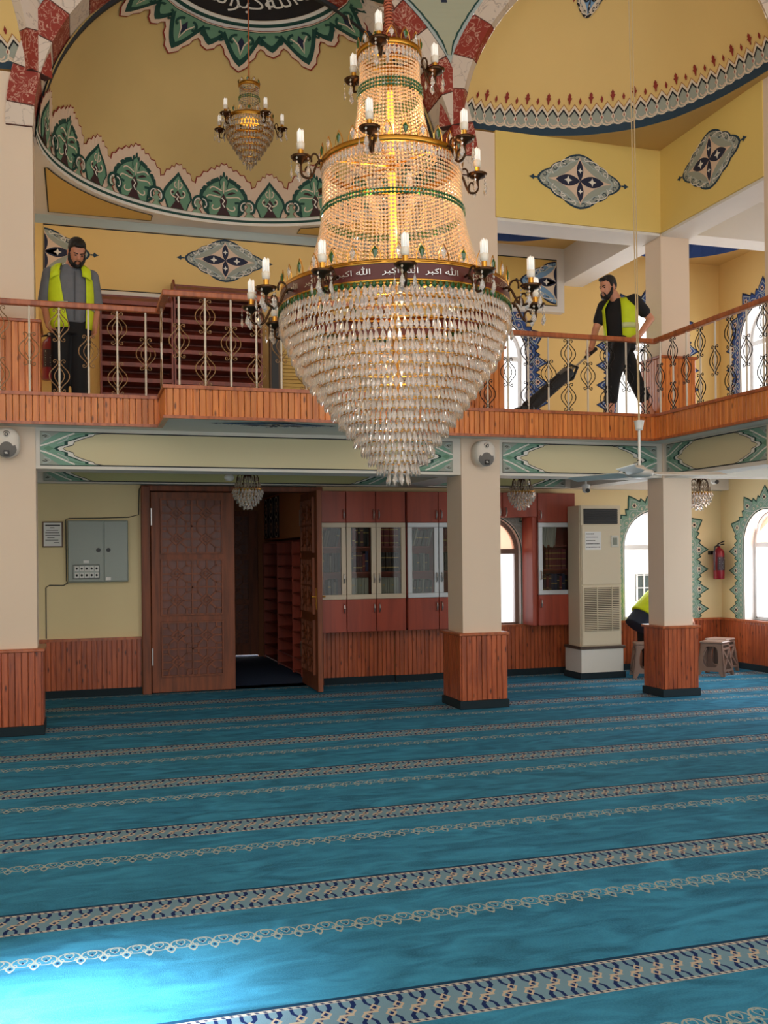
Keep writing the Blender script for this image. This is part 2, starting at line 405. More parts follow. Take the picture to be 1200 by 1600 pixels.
# ------------------------------------------------------------------ walls
def wall_open(mb, fn, a0, a1, z0, z1, ops, depth=0.0):
    """fn(a, z, d); ops: (left, right, bottom, spring, arched)"""
    cur = a0
    for (l, r, b, sp, arched) in sorted(ops):
        mb.quad(fn(cur, z0, 0), fn(l, z0, 0), fn(l, z1, 0), fn(cur, z1, 0))
        if b > z0: mb.quad(fn(l, z0, 0), fn(r, z0, 0), fn(r, b, 0), fn(l, b, 0))
        edge = [(l, b)]
        if arched:
            c = (l + r) / 2; R = (r - l) / 2; pts = [(c - R * cos(pi * i / 20), sp + R * sin(pi * i / 20)) for i in range(21)]
            edge += pts
        else: pts = [(l, sp), (r, sp)]; edge += pts
        edge += [(r, b)]
        for p, q in zip(pts[:-1], pts[1:]): mb.quad(fn(p[0], p[1], 0), fn(q[0], q[1], 0), fn(q[0], z1, 0), fn(p[0], z1, 0))
        if depth:
            mb.cur = 1
            for p, q in zip(edge, edge[1:] + edge[:1]): mb.quad(fn(p[0], p[1], 0), fn(q[0], q[1], 0), fn(q[0], q[1], depth), fn(p[0], p[1], depth))
            mb.cur = 0
        cur = r
    mb.quad(fn(cur, z0, 0), fn(a1, z0, 0), fn(a1, z1, 0), fn(cur, z1, 0))
by = lambda a, z, d: (a, 11.9 + d, z)
rx = lambda a, z, d: (8.64 + d, a, z)
W1 = (4.64, 5.56, 0.64, 1.62, True); W2 = (7.10, 8.10, 0.66, 1.66, True); W3 = (10.52, 11.40, 0.66, 1.70, True)
W4 = (4.76, 5.66, 3.45, 4.20, True); W5 = (7.02, 7.98, 3.45, 4.42, True); W6 = (10.50, 11.42, 3.45, 4.42, True)
W7 = (8.2, 9.1, 3.45, 4.42, True); W8 = (7.9, 8.8, 0.66, 1.70, True)
mb = MB(); wall_open(mb, by, -5.2, 8.64, 0, 2.8, [(0.73, 2.85, 0, 2.40, False), W1, W2], 0.26)
wall_back = struct(mb.build('wall_back', [m_lower, m_white]), 'pale ochre entrance wall under the balcony')
mb = MB(); wall_open(mb, by, -5.2, 8.64, 2.8, 5.62, [W4, W5], 0.26)
wall_back_up = struct(mb.build('wall_back_upper', [m_yellow, m_white]), 'ochre yellow wall behind the balcony')
mb = MB(); wall_open(mb, rx, 0.0, 11.9, 0, 2.8, [W3, W8], 0.26)
wall_right = struct(mb.build('wall_right', [m_lower, m_white]), 'pale ochre right aisle wall with arched window')
mb = MB(); wall_open(mb, rx, 0.0, 11.9, 2.8, 5.62, [W6, W7], 0.26)
wall_right_up = struct(mb.build('wall_right_upper', [m_yellow, m_white]), 'ochre yellow right wall of the upper gallery')
lx = lambda a, z, d: (-5.2 - d, a, z)
W9 = (0.5, 1.9, 3.9, 5.1, True)  # opening added only to let the carpet patch lamp in
mb = MB(); wall_open(mb, lx, 0.0, 11.9, 0, 9, [W9], 0.2); wall_left = struct(mb.build('wall_left', [m_lower, m_white]), 'plain ochre left side wall of the hall')
# ------------------------------------------------------------------ windows
def window(name, fn, op, m_fr, pane_up, pane_dn, transom, d=0.18, mull=False, fw=0.05):
    l, r, b, sp, _ = op; c = (l + r) / 2; R = (r - l) / 2 - fw / 2
    root = struct(empty(name, fn(c, b, d)))
    path = [(c - R, b + fw / 2)] + [(c - R * cos(pi * i / 18), sp + R * sin(pi * i / 18)) for i in range(19)] + [(c + R, b + fw / 2)]
    f = MB()
    for p, q in zip(path, path[1:] + path[:1]):
        f.cyl(fn(p[0], p[1], d), fn(q[0], q[1], d), fw * 0.62, n=4)
    fr = f.build('frame', m_fr, root)
    t = MB(); t.add([fn(c + sx * R, transom + sz * 0.032, d + sd * 0.03) for sd in (-1, 1) for sz in (-1, 1) for sx in (-1, 1)],
                    [(0, 1, 3, 2), (4, 6, 7, 5), (0, 4, 5, 1), (2, 3, 7, 6), (0, 2, 6, 4), (1, 5, 7, 3)])
    t.build('transom', m_fr, root)
    if mull:
        t = MB(); t.add([fn(c + sx * 0.03, z, d + sd * 0.03) for sd in (-1, 1) for z in (b, transom) for sx in (-1, 1)],
                        [(0, 1, 3, 2), (4, 6, 7, 5), (0, 4, 5, 1), (2, 3, 7, 6), (0, 2, 6, 4), (1, 5, 7, 3)])
        t.build('mullion', m_fr, root)
    MB().quad(fn(c - R, b, d), fn(c + R, b, d), fn(c + R, transom, d), fn(c - R, transom, d)).build('pane', pane_dn, root)
    MB().add([fn(x, z, d) for x, z in [(c - R, transom)] + [q for q in path[1:-1] if q[1] >= transom] + [(c + R, transom)]],
             [tuple(range(2 + len([q for q in path[1:-1] if q[1] >= transom])))]).build('arched_pane', pane_up, root)
    MB().box(*[v for p in zip(fn(l - 0.02, b - 0.05, -0.03), fn(r + 0.02, b, 0.26)) for v in (min(p), max(p))]).build('sill', m_fr, root)
    return root
m_curtain = mat('peach_blind_behind_glass', (214, 160, 130), 0.8, noise=0.12, nscale=40, emit=0.0)
m_peach = glass_mat('peach_patterned_glass', (255, 214, 190), 0.06, 0.6, (236, 176, 146))
window('window_1', by, W1, m_bframe, m_peach, m_frost, 1.62, 0.1)
window('window_2', by, W2, m_upvc, m_pane, m_pane, 1.66, mull=False)
window('window_3', rx, W3, m_upvc, m_peach, m_pane, 1.68, mull=True)
window('window_4', by, W4, m_upvc, m_pane, m_pane, 4.17, mull=False)
window('window_5', by, W5, m_upvc, m_pane, m_pane, 4.40, mull=True)
window('window_6', rx, W6, m_upvc, m_pane, m_pane, 4.40, mull=True)
window('window_7', rx, W7, m_upvc, m_pane, m_pane, 4.40, mull=True)
window('added_window', lx, W9, m_upvc, m_pane, m_pane, 5.08, 0.12, mull=False)  # unseen window, added in front of the carpet patch lamp
window('window_8', rx, W8, m_upvc, m_pane, m_pane, 1.68, mull=True)
# ------------------------------------------------------------------ columns, plank cladding, beams
CP = 0.055
def plank_mesh(name, w, h, t=0.014, b=0.004, m=None):
    mb = MB(); y = -t
    # front with two chamfered long edges
    P = [(-w / 2, 0), (-w / 2, y + b), (-w / 2 + b, y), (w / 2 - b, y), (w / 2, y + b), (w / 2, 0)]
    vs = [(x, yy, 0) for x, yy in P] + [(x, yy, h) for x, yy in P]
    mb.add(vs, [(i, i + 1, i + 7, i + 6) for i in range(5)] + [tuple(range(5, -1, -1)), tuple(range(6, 12))])
    me = bpy.data.meshes.new(name); me.from_pydata(mb.v, [], mb.f); me.materials.append(m); me.update(); return me
def clad(parent, p0, p1, z0, z1, m, pitch=CP):
    """separate planks along the base line p0 -> p1, face to the right of the walking direction"""
    a = Vector((p0[0], p0[1], 0)); b = Vector((p1[0], p1[1], 0)); L = (b - a).length; n = max(1, round(L / pitch)); w = L / n
    me = plank_mesh('plank', w - 0.004, z1 - z0, m=m); d = (b - a) / L; ang = atan2(d.y, d.x)
    return instances('plank', me, [((a.x + d.x * w * (i + .5), a.y + d.y * w * (i + .5), z0), ang) for i in range(n)], parent)
def column(name, x0, x1, y0, y1, label, z1=5.98, right=True, upper_clad=True):
    c = struct(MB().box(x0, x1, y0, y1, 0.0, z1).build(name, m_cream), label)
    for (za, zb, m) in [(0.09, 0.75, m_plank2)] + ([(3.06, 3.72, m_plank)] if upper_clad else []):
        e = 0.035
        core = MB().box(x0 - e + .006, x1 + e - .006, y0 - e + .006, y1 + e - .006, za - 0.09 if za < 1 else za, zb).build('cladding_core', m_rail, c)
        clad(c, (x0 - e, y0 - e), (x1 + e, y0 - e), za, zb, m)
        clad(c, (x0 - e, y1 + e), (x0 - e, y0 - e), za, zb, m)
        clad(c, (x1 + e, y0 - e), (x1 + e, y1 + e), za, zb, m)
        MB().bbox(x0 - e - .03, x1 + e + .03, y0 - e - .03, y1 + e + .03, zb, zb + 0.03, .006).build('cap_moulding', m_rail, c)
        if za < 1: MB().bbox(x0 - e - .025, x1 + e + .025, y0 - e - .025, y1 + e + .025, 0.0, 0.085, .006).build('plinth', m_plinth, c)
    return c
col_l = column('column', -0.79, -0.35, 9.52, 9.94, 'cream column at the left edge with plank clad base')
col_m = column('column', 3.79, 4.22, 9.52, 9.94, 'cream column between cabinets and arched window, plank clad base')
col_r = column('column', 6.17, 6.53, 9.52, 9.83, 'cream column in front of the bright arched window, plank clad base', 5.2)
col_e = struct(MB().box(6.17, 6.6, 7.36, 7.80, 2.4, 6.0).build('column', m_cream), 'cream upper column at the right edge of the gallery')
def beam(name, x0, x1, y0, y1, z0, z1, m=None, label=None): return struct(MB().box(x0, x1, y0, y1, z0, z1).build(name, m or m_grey), label)
b1 = beam('beam', -5.2, 3.79, 9.54, 9.9, 2.41, 2.79, label='long pale beam under the balcony left of the middle column')
b2 = beam('beam', 4.22, 6.53, 9.54, 9.9, 2.41, 2.79, label='short pale beam under the balcony between two columns')
b3 = beam('beam', 6.19, 6.5, 0.0, 9.54, 2.41, 2.79, label='pale beam under the right gallery')
b4 = beam('beam', -5.2, 8.64, 11.72, 11.9, 2.44, 2.79, label='pale beam along the top of the entrance wall')
beam('beam', 3.82, 4.19, 9.9, 11.72, 2.44, 2.79, label='grey cross beam from middle column to entrance wall')
beam('beam', 6.2, 6.5, 9.9, 11.72, 2.44, 2.79, label='grey cross beam from right column to entrance wall')
beam('beam', 6.53, 8.64, 9.56, 9.88, 2.44, 2.79, label='white cross beam from right column to aisle wall')
beam('beam', 8.46, 8.64, 0.0, 9.56, 2.44, 2.79, label='pale beam along the top of the right wall')
slab = MB(); slab.box(-5.2, 8.64, 9.27, 11.9, 2.785, 3.02); slab.box(5.92, 8.64, 0.0, 9.27, 2.785, 3.02); slab.box(0.755, 2.715, 8.62, 9.27, 2.785, 3.02)
slab = struct(slab.build('ceiling_balcony', m_grey), 'pale underside and floor of the balcony')
# balcony fascia: planks one by one between two rails
fasc = struct(empty('balcony_fascia', (0, 9.25, 2.785)), 'orange pine plank fascia along the balcony edge')
FL = [(-3.0, 9.25), (0.74, 9.25), (0.74, 8.6), (2.73, 8.6), (2.73, 9.25), (5.90, 9.25), (5.90, 3.6)]
for p, q in zip(FL[:-1], FL[1:]): clad(fasc, p, q, 2.80, 3.03, m_plank)
def moulding(name, path, z0, z1, out, inn, m, parent):
    mb = MB(); k = len(path); O = []; I = []
    for i in range(k):
        d0 = Vector(path[i]) - Vector(path[i - 1]) if i else Vector(path[1]) - Vector(path[0])
        d1 = Vector(path[i + 1]) - Vector(path[i]) if i < k - 1 else d0
        n0 = Vector((d0.y, -d0.x)).normalized(); n1 = Vector((d1.y, -d1.x)).normalized(); nn = (n0 + n1); nn /= max(nn.dot(n0), 0.2)
        O.append(Vector(path[i]) + nn * out); I.append(Vector(path[i]) - nn * inn)
    vs = [(*p, z0) for p in O] + [(*p, z0) for p in I] + [(*p, z1) for p in O] + [(*p, z1) for p in I]; fs = []
    for i in range(k - 1):
        fs += [(i, i + 1, i + 1 + 2 * k, i + 2 * k), (i + k, i + 3 * k, i + 1 + 3 * k, i + 1 + k), (i, i + k, i + 1 + k, i + 1), (i + 2 * k, i + 1 + 2 * k, i + 1 + 3 * k, i + 3 * k)]
    fs += [(0, 2 * k, 3 * k, k), (k - 1, 2 * k - 1, 4 * k - 1, 3 * k - 1)]
    return mb.add(vs, fs).build(name, m, parent)
moulding('bottom_moulding', FL, 2.775, 2.80, 0.03, 0.02, m_rail, fasc)
moulding('top_moulding', FL, 3.03, 3.06, 0.03, 0.08, m_rail, fasc)
# upper gallery: walls over the openings, ceilings, cross beams
wb1 = struct(MB().box(4.20, 6.16, 9.5, 9.9, 5.10, 6.0).build('wall_gallery_corner', m_bright), 'bright yellow wall panel over the gallery opening')
wb2 = struct(MB().box(6.16, 6.56, 7.80, 9.9, 5.10, 6.0).build('wall_gallery_right', m_bright), 'bright yellow wall panel over the right gallery opening')
struct(MB().box(6.16, 6.56, 0, 7.36, 5.10, 8.0).build('wall_gallery_right', m_bright), 'yellow wall over the near right gallery'); struct(MB().box(-2.72, -.79, 9.5, 9.9, 5.10, 6.0).build('wall_gallery_left', m_bright), 'yellow wall panel over the left gallery opening')
for a in ((4.22, 6.16, 9.52, 9.9, 5.07, 5.10), (6.18, 6.54, 7.8, 9.9, 5.07, 5.10)): struct(MB().box(*a).build('trim_1', m_white))
beam('beam', 6.17, 6.5, 9.9, 11.9, 5.15, 5.62, m_white, 'white upper cross beam from right column to wall')
beam('beam', 6.53, 8.64, 9.6, 9.9, 5.15, 5.62, m_white, 'white upper cross beam from right column to side wall')
beam('beam', 3.82, 4.19, 9.94, 11.9, 5.15, 5.62, m_white, 'white upper cross beam from middle column to wall')
beam('beam', 4.19, 6.17, 11.78, 11.9, 4.76, 5.62, m_white, 'white lintel over the small upper window')
def ceiling_round(name, x0, x1, y0, y1, z, r, h, label):
    cx, cy = (x0 + x1) / 2, (y0 + y1) / 2; mb = MB(); n = 48
    AL = sorted([2 * pi * i / n for i in range(n)] + [atan2(sy * (y1 - cy), sx * (x1 - cx)) % (2 * pi) for sx in (-1, 1) for sy in (-1, 1)]); AL.append(AL[0] + 2 * pi)
    for i in range(len(AL) - 1):
        def ring(t):
            a = AL[t]; c, s = cos(a), sin(a)
            k = min((x1 - cx) / abs(c) if abs(c) > 1e-9 else 1e9, (y1 - cy) / abs(s) if abs(s) > 1e-9 else 1e9)
            return (cx + r * c, cy + r * s, z), (cx + k * c, cy + k * s, z)
        a, b = ring(i); c, d = ring(i + 1); mb.quad(a, b, d, c)
    o = struct(mb.build(name, m_soffit), label)
    d = MB(); d.lathe([(r * cos(radians(a)), h * sin(radians(a))) for a in range(0, 91, 10)], (cx, cy, z), 40); d.build('dome_shell', m_white, o, True)
    p = Paint(lambda a, e, q: (cx + (r - q) * cos(a) * cos(e), cy + (r - q) * sin(a) * cos(e), z + h * sin(e) - q), ['blue', 'lgrey', 'pink', 'red'], 0.006, 0.004)
    k = 36
    for i in range(k):
        a0, a1 = 2 * pi * i / k, 2 * pi * (i + 1) / k; am = (a0 + a1) / 2
        p.poly([(a0, 0.0), (a1, 0.0), (a1, 0.42), (am, 0.5), (a0, 0.42)], 'blue', 0)
        p.stroke([(a0 + (a1 - a0) * t / 6, 0.1 + 0.08 * abs(2 * t / 6 - 1)) for t in range(7)], 0.022, 'lgrey', 1)
        p.stroke([(a0 + (a1 - a0) * t / 6, 0.34 - 0.1 * abs(2 * t / 6 - 1)) for t in range(7)], 0.016, 'lgrey', 1)
        p.flower((am if i % 2 else a0, 0.25), 0.05, 1, 'pink', 'red')
    p.build('painted_dome_border', o)
    return o
ceiling_round('ceiling_gallery', 4.19, 6.17, 9.9, 11.78, 5.6, 0.84, 0.5, 'tan gallery ceiling with a small dome, blue border')
ceiling_round('ceiling_corner', 6.5, 8.64, 9.9, 11.9, 5.6, 0.9, 0.55, 'tan corner gallery ceiling with a small dome, blue border')
struct(MB().box(6.5, 8.64, 0, 9.6, 5.6, 5.7).build('ceiling_right', m_white), 'white ceiling of the right gallery')

# main dome of the hall, above the frame: keeps the sky off the carpet
hall = MB(); hall.lathe([(4.5 * cos(radians(a)), 8.0 + 4.0 * sin(radians(a))) for a in range(0, 91, 6)], (1.72, 5.0, 0), 48)
for i in range(48):
    def rp(t):
        a = 2 * pi * t / 48; c_, s_ = cos(a), sin(a); k = min(6.95 / abs(c_) if abs(c_) > 1e-6 else 1e9, (4.95 if s_ > 0 else 9.0) / abs(s_) if abs(s_) > 1e-6 else 1e9)
        return (1.72 + 4.5 * c_, 5.0 + 4.5 * s_, 8.0), (1.72 + k * c_, 5.0 + k * s_, 8.0)
    a_, b_ = rp(i); c_, d_ = rp(i + 1); hall.quad(a_, b_, d_, c_)
struct(hall.build('ceiling_main_dome', m_cream, None, True), 'cream main dome above the hall')
# ------------------------------------------------------------------ marble voussoirs
def marble(name, base, vein, scale, thr):
    m = bpy.data.materials.new(name); m.use_nodes = True; nt = m.node_tree; b = nt.nodes['Principled BSDF']; b.inputs['Roughness'].default_value = 0.6
    tc = nt.nodes.new('ShaderNodeTexCoord'); n = nt.nodes.new('ShaderNodeTexNoise'); n.inputs['Scale'].default_value = scale; n.inputs['Detail'].default_value = 6; n.inputs['Distortion'].default_value = 1.6
    nt.links.new(tc.outputs['Object'], n.inputs['Vector'])
    a = nt.nodes.new('ShaderNodeMath'); a.operation = 'SUBTRACT'; a.inputs[1].default_value = 0.5; nt.links.new(n.outputs['Fac'], a.inputs[0])
    c = nt.nodes.new('ShaderNodeMath'); c.operation = 'ABSOLUTE'; nt.links.new(a.outputs[0], c.inputs[0])
    r = nt.nodes.new('ShaderNodeMapRange'); r.inputs['From Min'].default_value = 0.0; r.inputs['From Max'].default_value = thr; nt.links.new(c.outputs[0], r.inputs['Value'])
    mx = nt.nodes.new('ShaderNodeMix'); mx.data_type = 'RGBA'; mx.inputs['A'].default_value = lin(vein) + (1,); mx.inputs['B'].default_value = lin(base) + (1,)
    nt.links.new(r.outputs[0], mx.inputs['Factor']); nt.links.new(mx.outputs['Result'], b.inputs['Base Color']); return m
m_redm = marble('red_veined_marble', (150, 50, 36), (214, 168, 148), 9.0, 0.03)
m_whm = marble('white_veined_marble', (224, 206, 190), (180, 162, 150), 3.5, 0.015)
m_joint = mat('dark_joint_line', (96, 60, 52), 0.8)
AC, AZ, AR, AH = 1.72, 5.5, 2.06, 1.98          # arch over the central bay
def arch_blocks(name, fn, ra, rb, joints, d0, d1, label, out=0.24, first='w'):
    """fn(along, z, depth); blocks between successive joint angles (degrees)"""
    root = struct(empty(name, fn(0, 0, d0)), label); w = (first == 'w')
    for a, b in zip(joints[:-1], joints[1:]):
        pts = []
        A, B = radians(a) + 0.003, radians(b) - 0.003
        pts += [(ra * cos(A + (B - A) * i / 4), rb * sin(A + (B - A) * i / 4)) for i in range(5)]
        pts += [((ra + out) * cos(A + (B - A) * i / 4), (rb + out) * sin(A + (B - A) * i / 4)) for i in range(4, -1, -1)]
        k = MB().prism(pts, fn, d0, d1)
        k.build('voussoir', m_whm if w else m_redm, root); w = not w
    mj = MB(); mj.prism([(ra * cos(pi * i / 60) * 1.004, rb * sin(pi * i / 60) * 1.004) for i in range(61)] + [((ra + out - .006) * cos(pi * i / 60), (rb + out - .006) * sin(pi * i / 60)) for i in range(60, -1, -1)], fn, d0 + 0.004, d1 - 0.004)
    mj.build('joint_bed', m_joint, root)
    return root
jl = [0, 5.5, 14.5, 23.5, 32.5, 41, 50, 59, 68, 77, 86]; jl = jl + [180 - x for x in jl[::-1]]
arch_blocks('wall_arch', lambda a, z, d: (AC + a, d, AZ + z), AR, AH, jl, 9.5, 9.94, 'red and white marble striped arch over the central bay')
ab = MB(); R_ = [(AR - .035, AH - .035), (AR + .9, AH + .9)]
for i in range(60):
    t0, t1 = pi * i / 60, pi * (i + 1) / 60
    ab.quad(*[(AC + a * cos(t), 9.945, AZ + b * sin(t)) for (a, b), t in ((R_[0], t0), (R_[1], t0), (R_[1], t1), (R_[0], t1))])
    for q0, q1 in ((9.945, 9.99),): ab.quad(*[(AC + R_[0][0] * cos(t), y, AZ + R_[0][1] * sin(t)) for t, y in ((t0, q0), (t1, q0), (t1, q1), (t0, q1))])
struct(ab.build('trim_arch_back', PM['line']), 'dark line where the striped arch meets the half dome')
# ------------------------------------------------------------------ half dome behind the arch
DC, DR = Vector((1.72, 9.66, 5.5)), 2.03
def sph(az, el, h): return (DC.x + (DR * 1.01 - h) * sin(az) * cos(el), DC.y + (DR - h) * cos(az) * cos(el), DC.z + (DR - h) * sin(el))
def pol(x, y, h):
    rho = hypot(x, y); az = atan2(x, y); return sph(az, pi / 2 - rho, h)
mb = MB(); NE, NA = 26, 44; g = []
for i in range(NE + 1):
    el = radians(82.5) * i / NE; rr = DR * cos(el); am = math.acos(min(1, 0.25 / rr)) if rr > 0.25 else 0.0
    g.append([sph(-am + 2 * am * j / NA, el, 0) for j in range(NA + 1)])
mb.add([p for r in g for p in r], [(i * (NA + 1) + j, i * (NA + 1) + j + 1, (i + 1) * (NA + 1) + j + 1, (i + 1) * (NA + 1) + j) for i in range(NE) for j in range(NA)])
m_dome = mat('ochre_dome_paint', (208, 178, 116), 0.7, noise=0.10, nscale=0.8)
dome = struct(mb.build('ceiling_half_dome', m_dome, None, True), 'ochre half dome with calligraphy roundel and palmette border')
# flat ceiling around the half dome rim
mb = MB(); x0, x1, y1 = -0.8, 4.2, 11.9
def ringpt(a):
    s, c = sin(a), cos(a); k = min((x1 - DC.x) / s if s > 1e-6 else 1e9, (x0 - DC.x) / s if s < -1e-6 else 1e9, (y1 - DC.y) / c if c > 1e-6 else 1e9)
    return (DC.x + DR * 1.01 * s, DC.y + DR * c, 5.5), (DC.x + k * s, DC.y + k * c, 5.5)
AN = sorted([radians(-88 + 176 * i / 60) for i in range(61)] + [atan2(x0 - DC.x, y1 - DC.y), atan2(x1 - DC.x, y1 - DC.y)])
for a, b in zip(AN[:-1], AN[1:]):
    p, q = ringpt(a); r, s = ringpt(b); mb.quad(p, q, s, r)
rear_ceil = struct(mb.build('ceiling_rear', m_white), 'flat pale ceiling around the half dome rim')
pt = Paint(under(5.5), ['line', 'yellow'], 0.004, 0.003)
m_soff_p = PM['yellow']
for sg in (-1, 1):
    cx = AC; xe = AC + sg * 1.99
    curve = [(cx + sg * 2.12 * sin(radians(a)), DC.y + 2.11 * cos(radians(a))) for a in range(80, 21, -4)]
    curve = [(x, y) for x, y in curve if (x - xe) * sg < 0.0 and y < 11.76]
    tri = [(xe, curve[0][1])] + curve + [(curve[-1][0], 11.78), (xe, 11.78)]
    pt.fan(tri, 'yellow', 0, (xe - sg * 0.12, 11.6)); pt.stroke(tri, 0.016, 'line', 1, True)
pt.build('painted_corner_panel', rear_ceil)
# roofs that keep the sky out of the galleries
struct(MB().box(4.1, 8.7, 9.9, 12.2, 6.2, 6.3).build('roof_gallery', m_white))
# ornaments of the half dome
p = Paint(sph, ['white', 'dgreen', 'green', 'lgreen', 'pink', 'red', 'maroon', 'cream'], 0.006, 0.006)
NB = 60
for (e0, e1, m) in ((0.0, 0.016, 'white'), (0.016, 0.030, 'dgreen'), (0.030, 0.046, 'white')):
    az = [radians(-88 + 176 * i / NB) for i in range(NB + 1)]; p.strip([(a, e0) for a in az], [(a, e1) for a in az], m, 0)
E0 = 0.046
az = [radians(-86 + 172 * i / NB) for i in range(NB + 1)]
p.strip([(a, E0) for a in az], [(a, E0 + 0.075) for a in az], 'lgreen', 0)
HALF = [(0.0, 1.0), (0.10, 0.88), (0.26, 0.80), (0.40, 0.68), (0.50, 0.52), (0.52, 0.38), (0.44, 0.24), (0.36, 0.16), (0.34, 0.0)]
HALFS = [(0.0, 1.0), (0.12, 0.84), (0.28, 0.66), (0.40, 0.48), (0.44, 0.32), (0.36, 0.18), (0.30, 0.0)]
def jag(pts, amp):
    out = []
    for i, (a, b) in enumerate(zip(pts[:-1], pts[1:])):
        dx, dy = b[0] - a[0], b[1] - a[1]; q = hypot(dx, dy) or 1; n = max(1, int(round(q / 0.035)))
        for k in range(n):
            t = k / n; out.append((a[0] + dx * t, a[1] + dy * t)); t = (k + 0.35) / n
            out.append((a[0] + dx * t - dy / q * -amp, a[1] + dy * t + dx / q * -amp))
    out.append(pts[-1]); return out
def spade(c, w, h, half, y0, grow=0.0):
    R = [(x * w, y0 + y * h) for x, y in half]
    R = [(x + (grow if i else 0), y + (grow * 1.3 if y > y0 + .01 else 0)) for i, (x, y) in enumerate(R)]
    return [(c + x, y) for x, y in R] + [(c - x, y) for x, y in R[::-1][:-1]]
def palmette(p, c, w, h, half, y0, big):
    out = spade(c, w, h, half, y0, 0.022)
    out = out[len(half) - 1:] + out[:len(half) - 1]
    rot = spade(c, w, h, half, y0, 0.026)
    right = jag([q for q in rot[:len(half)]], -0.014); left = [(2 * c - x, y) for x, y in right[::-1][:-1]]
    jagged = right + left
    p.fan([(c + (x - c) * 1.035, y0 + (y - y0) * 1.025) for x, y in jagged], 'red', 1, (c, y0 + h * 0.4))
    p.fan(jagged, 'pink', 2, (c, y0 + h * 0.4))
    p.fan(spade(c, w, h, half, y0), 'dgreen', 3, (c, y0 + h * 0.4))
    p.fan(spade(c, w * 0.86, h * 0.89, half, y0), 'green', 4, (c, y0 + h * 0.35))
    for s in (-1, 1):
        if big:
            p.stroke([(c + s * x, y) for x, y in bez((w * .30, y0), (w * .50, y0 + h * .10), (w * .46, y0 + h * .36), (w * .24, y0 + h * .30), 10)], 0.013, 'dgreen', 5)
            p.stroke([(c + s * x, y) for x, y in bez((0.02, y0 + h * .18), (w * .16, y0 + h * .06), (w * .30, y0 + h * .12), (w * .22, y0 + h * .22))], 0.007, 'cream', 6)
            p.stroke([(c + s * x, y) for x, y in bez((0.015, y0 + h * .42), (w * .16, y0 + h * .40), (w * .34, y0 + h * .50), (w * .36, y0 + h * .38))], 0.007, 'cream', 6)
            p.stroke([(c + s * x, y) for x, y in bez((0.010, y0 + h * .56), (w * .10, y0 + h * .58), (w * .24, y0 + h * .70), (w * .30, y0 + h * .58))], 0.007, 'cream', 6)
            p.stroke([(c + s * x, y) for x, y in bez((0.02, y0 + h * .62), (w * .06, y0 + h * .66), (w * .12, y0 + h * .76), (w * .08, y0 + h * .80))], 0.006, 'dgreen', 6)
            p.stroke([(c + s * x, y) for x, y in bez((w * .06, y0 + h * .47), (w * .13, y0 + h * .50), (w * .19, y0 + h * .55), (w * .25, y0 + h * .52))], lambda t: 0.011 * sin(pi * t) + .002, 'maroon', 7)
        else:
            p.stroke([(c + s * x, y) for x, y in bez((0.01, y0 + h * .3), (w * .2, y0 + h * .3), (w * .28, y0 + h * .45), (w * .14, y0 + h * .50))], 0.007, 'cream', 6)
            p.stroke([(c + s * x, y) for x, y in bez((0.008, y0 + h * .55), (w * .1, y0 + h * .55), (w * .16, y0 + h * .68), (w * .06, y0 + h * .72))], 0.006, 'cream', 6)
            p.disc((c + s * w * 0.16, y0 + h * .42), 0.008, 'maroon', 6, 6)
    p.fan([(c, y0 + h * .5), (c + .022, y0 + h * .34), (c + .010, y0 + h * .14), (c + .04, y0), (c - .04, y0), (c - .010, y0 + h * .14), (c - .022, y0 + h * .34)], 'maroon', 5, (c, y0 + h * .3))
    p.stroke([(c - .010, y0 + h * .40), (c + .006, y0 + h * .33), (c - .006, y0 + h * .26), (c + .008, y0 + h * .18)], 0.007, 'white', 6)
    p.fan([(c, y0 + h * .76), (c + .018, y0 + h * .62), (c, y0 + h * .52), (c - .018, y0 + h * .62)], 'lgreen', 6, (c, y0 + h * .6)); p.stroke([(c, y0 + h * .5), (c, y0 + h * .78)], .005, 'cream', 7)
STEPA = radians(15.6)
for k in range(-5, 6):
    c = radians(-1.2) + STEPA * k
    if k % 2 == 0: palmette(p, c, 0.275, 0.245, HALF, E0, True)
    else: palmette(p, c, 0.205, 0.205, HALFS, E0, False)
    for s in (-1, 1):     # scrolls between
        cc = c + STEPA * 0.5 + s * 0.03
        p.stroke([(cc + s * (x - .03), y) for x, y in bez((0.0, E0 + .09), (.055, E0 + .10), (.06, E0 + .01), (.02, E0 + .02), 8)], 0.014, 'dgreen', 7)
        p.stroke([(cc + s * (x - .03), y) for x, y in bez((0.008, E0 + .078), (.04, E0 + .082), (.045, E0 + .025), (.02, E0 + .03), 8)], 0.006, 'white', 8)
p.build('painted_palmette_border', dome)
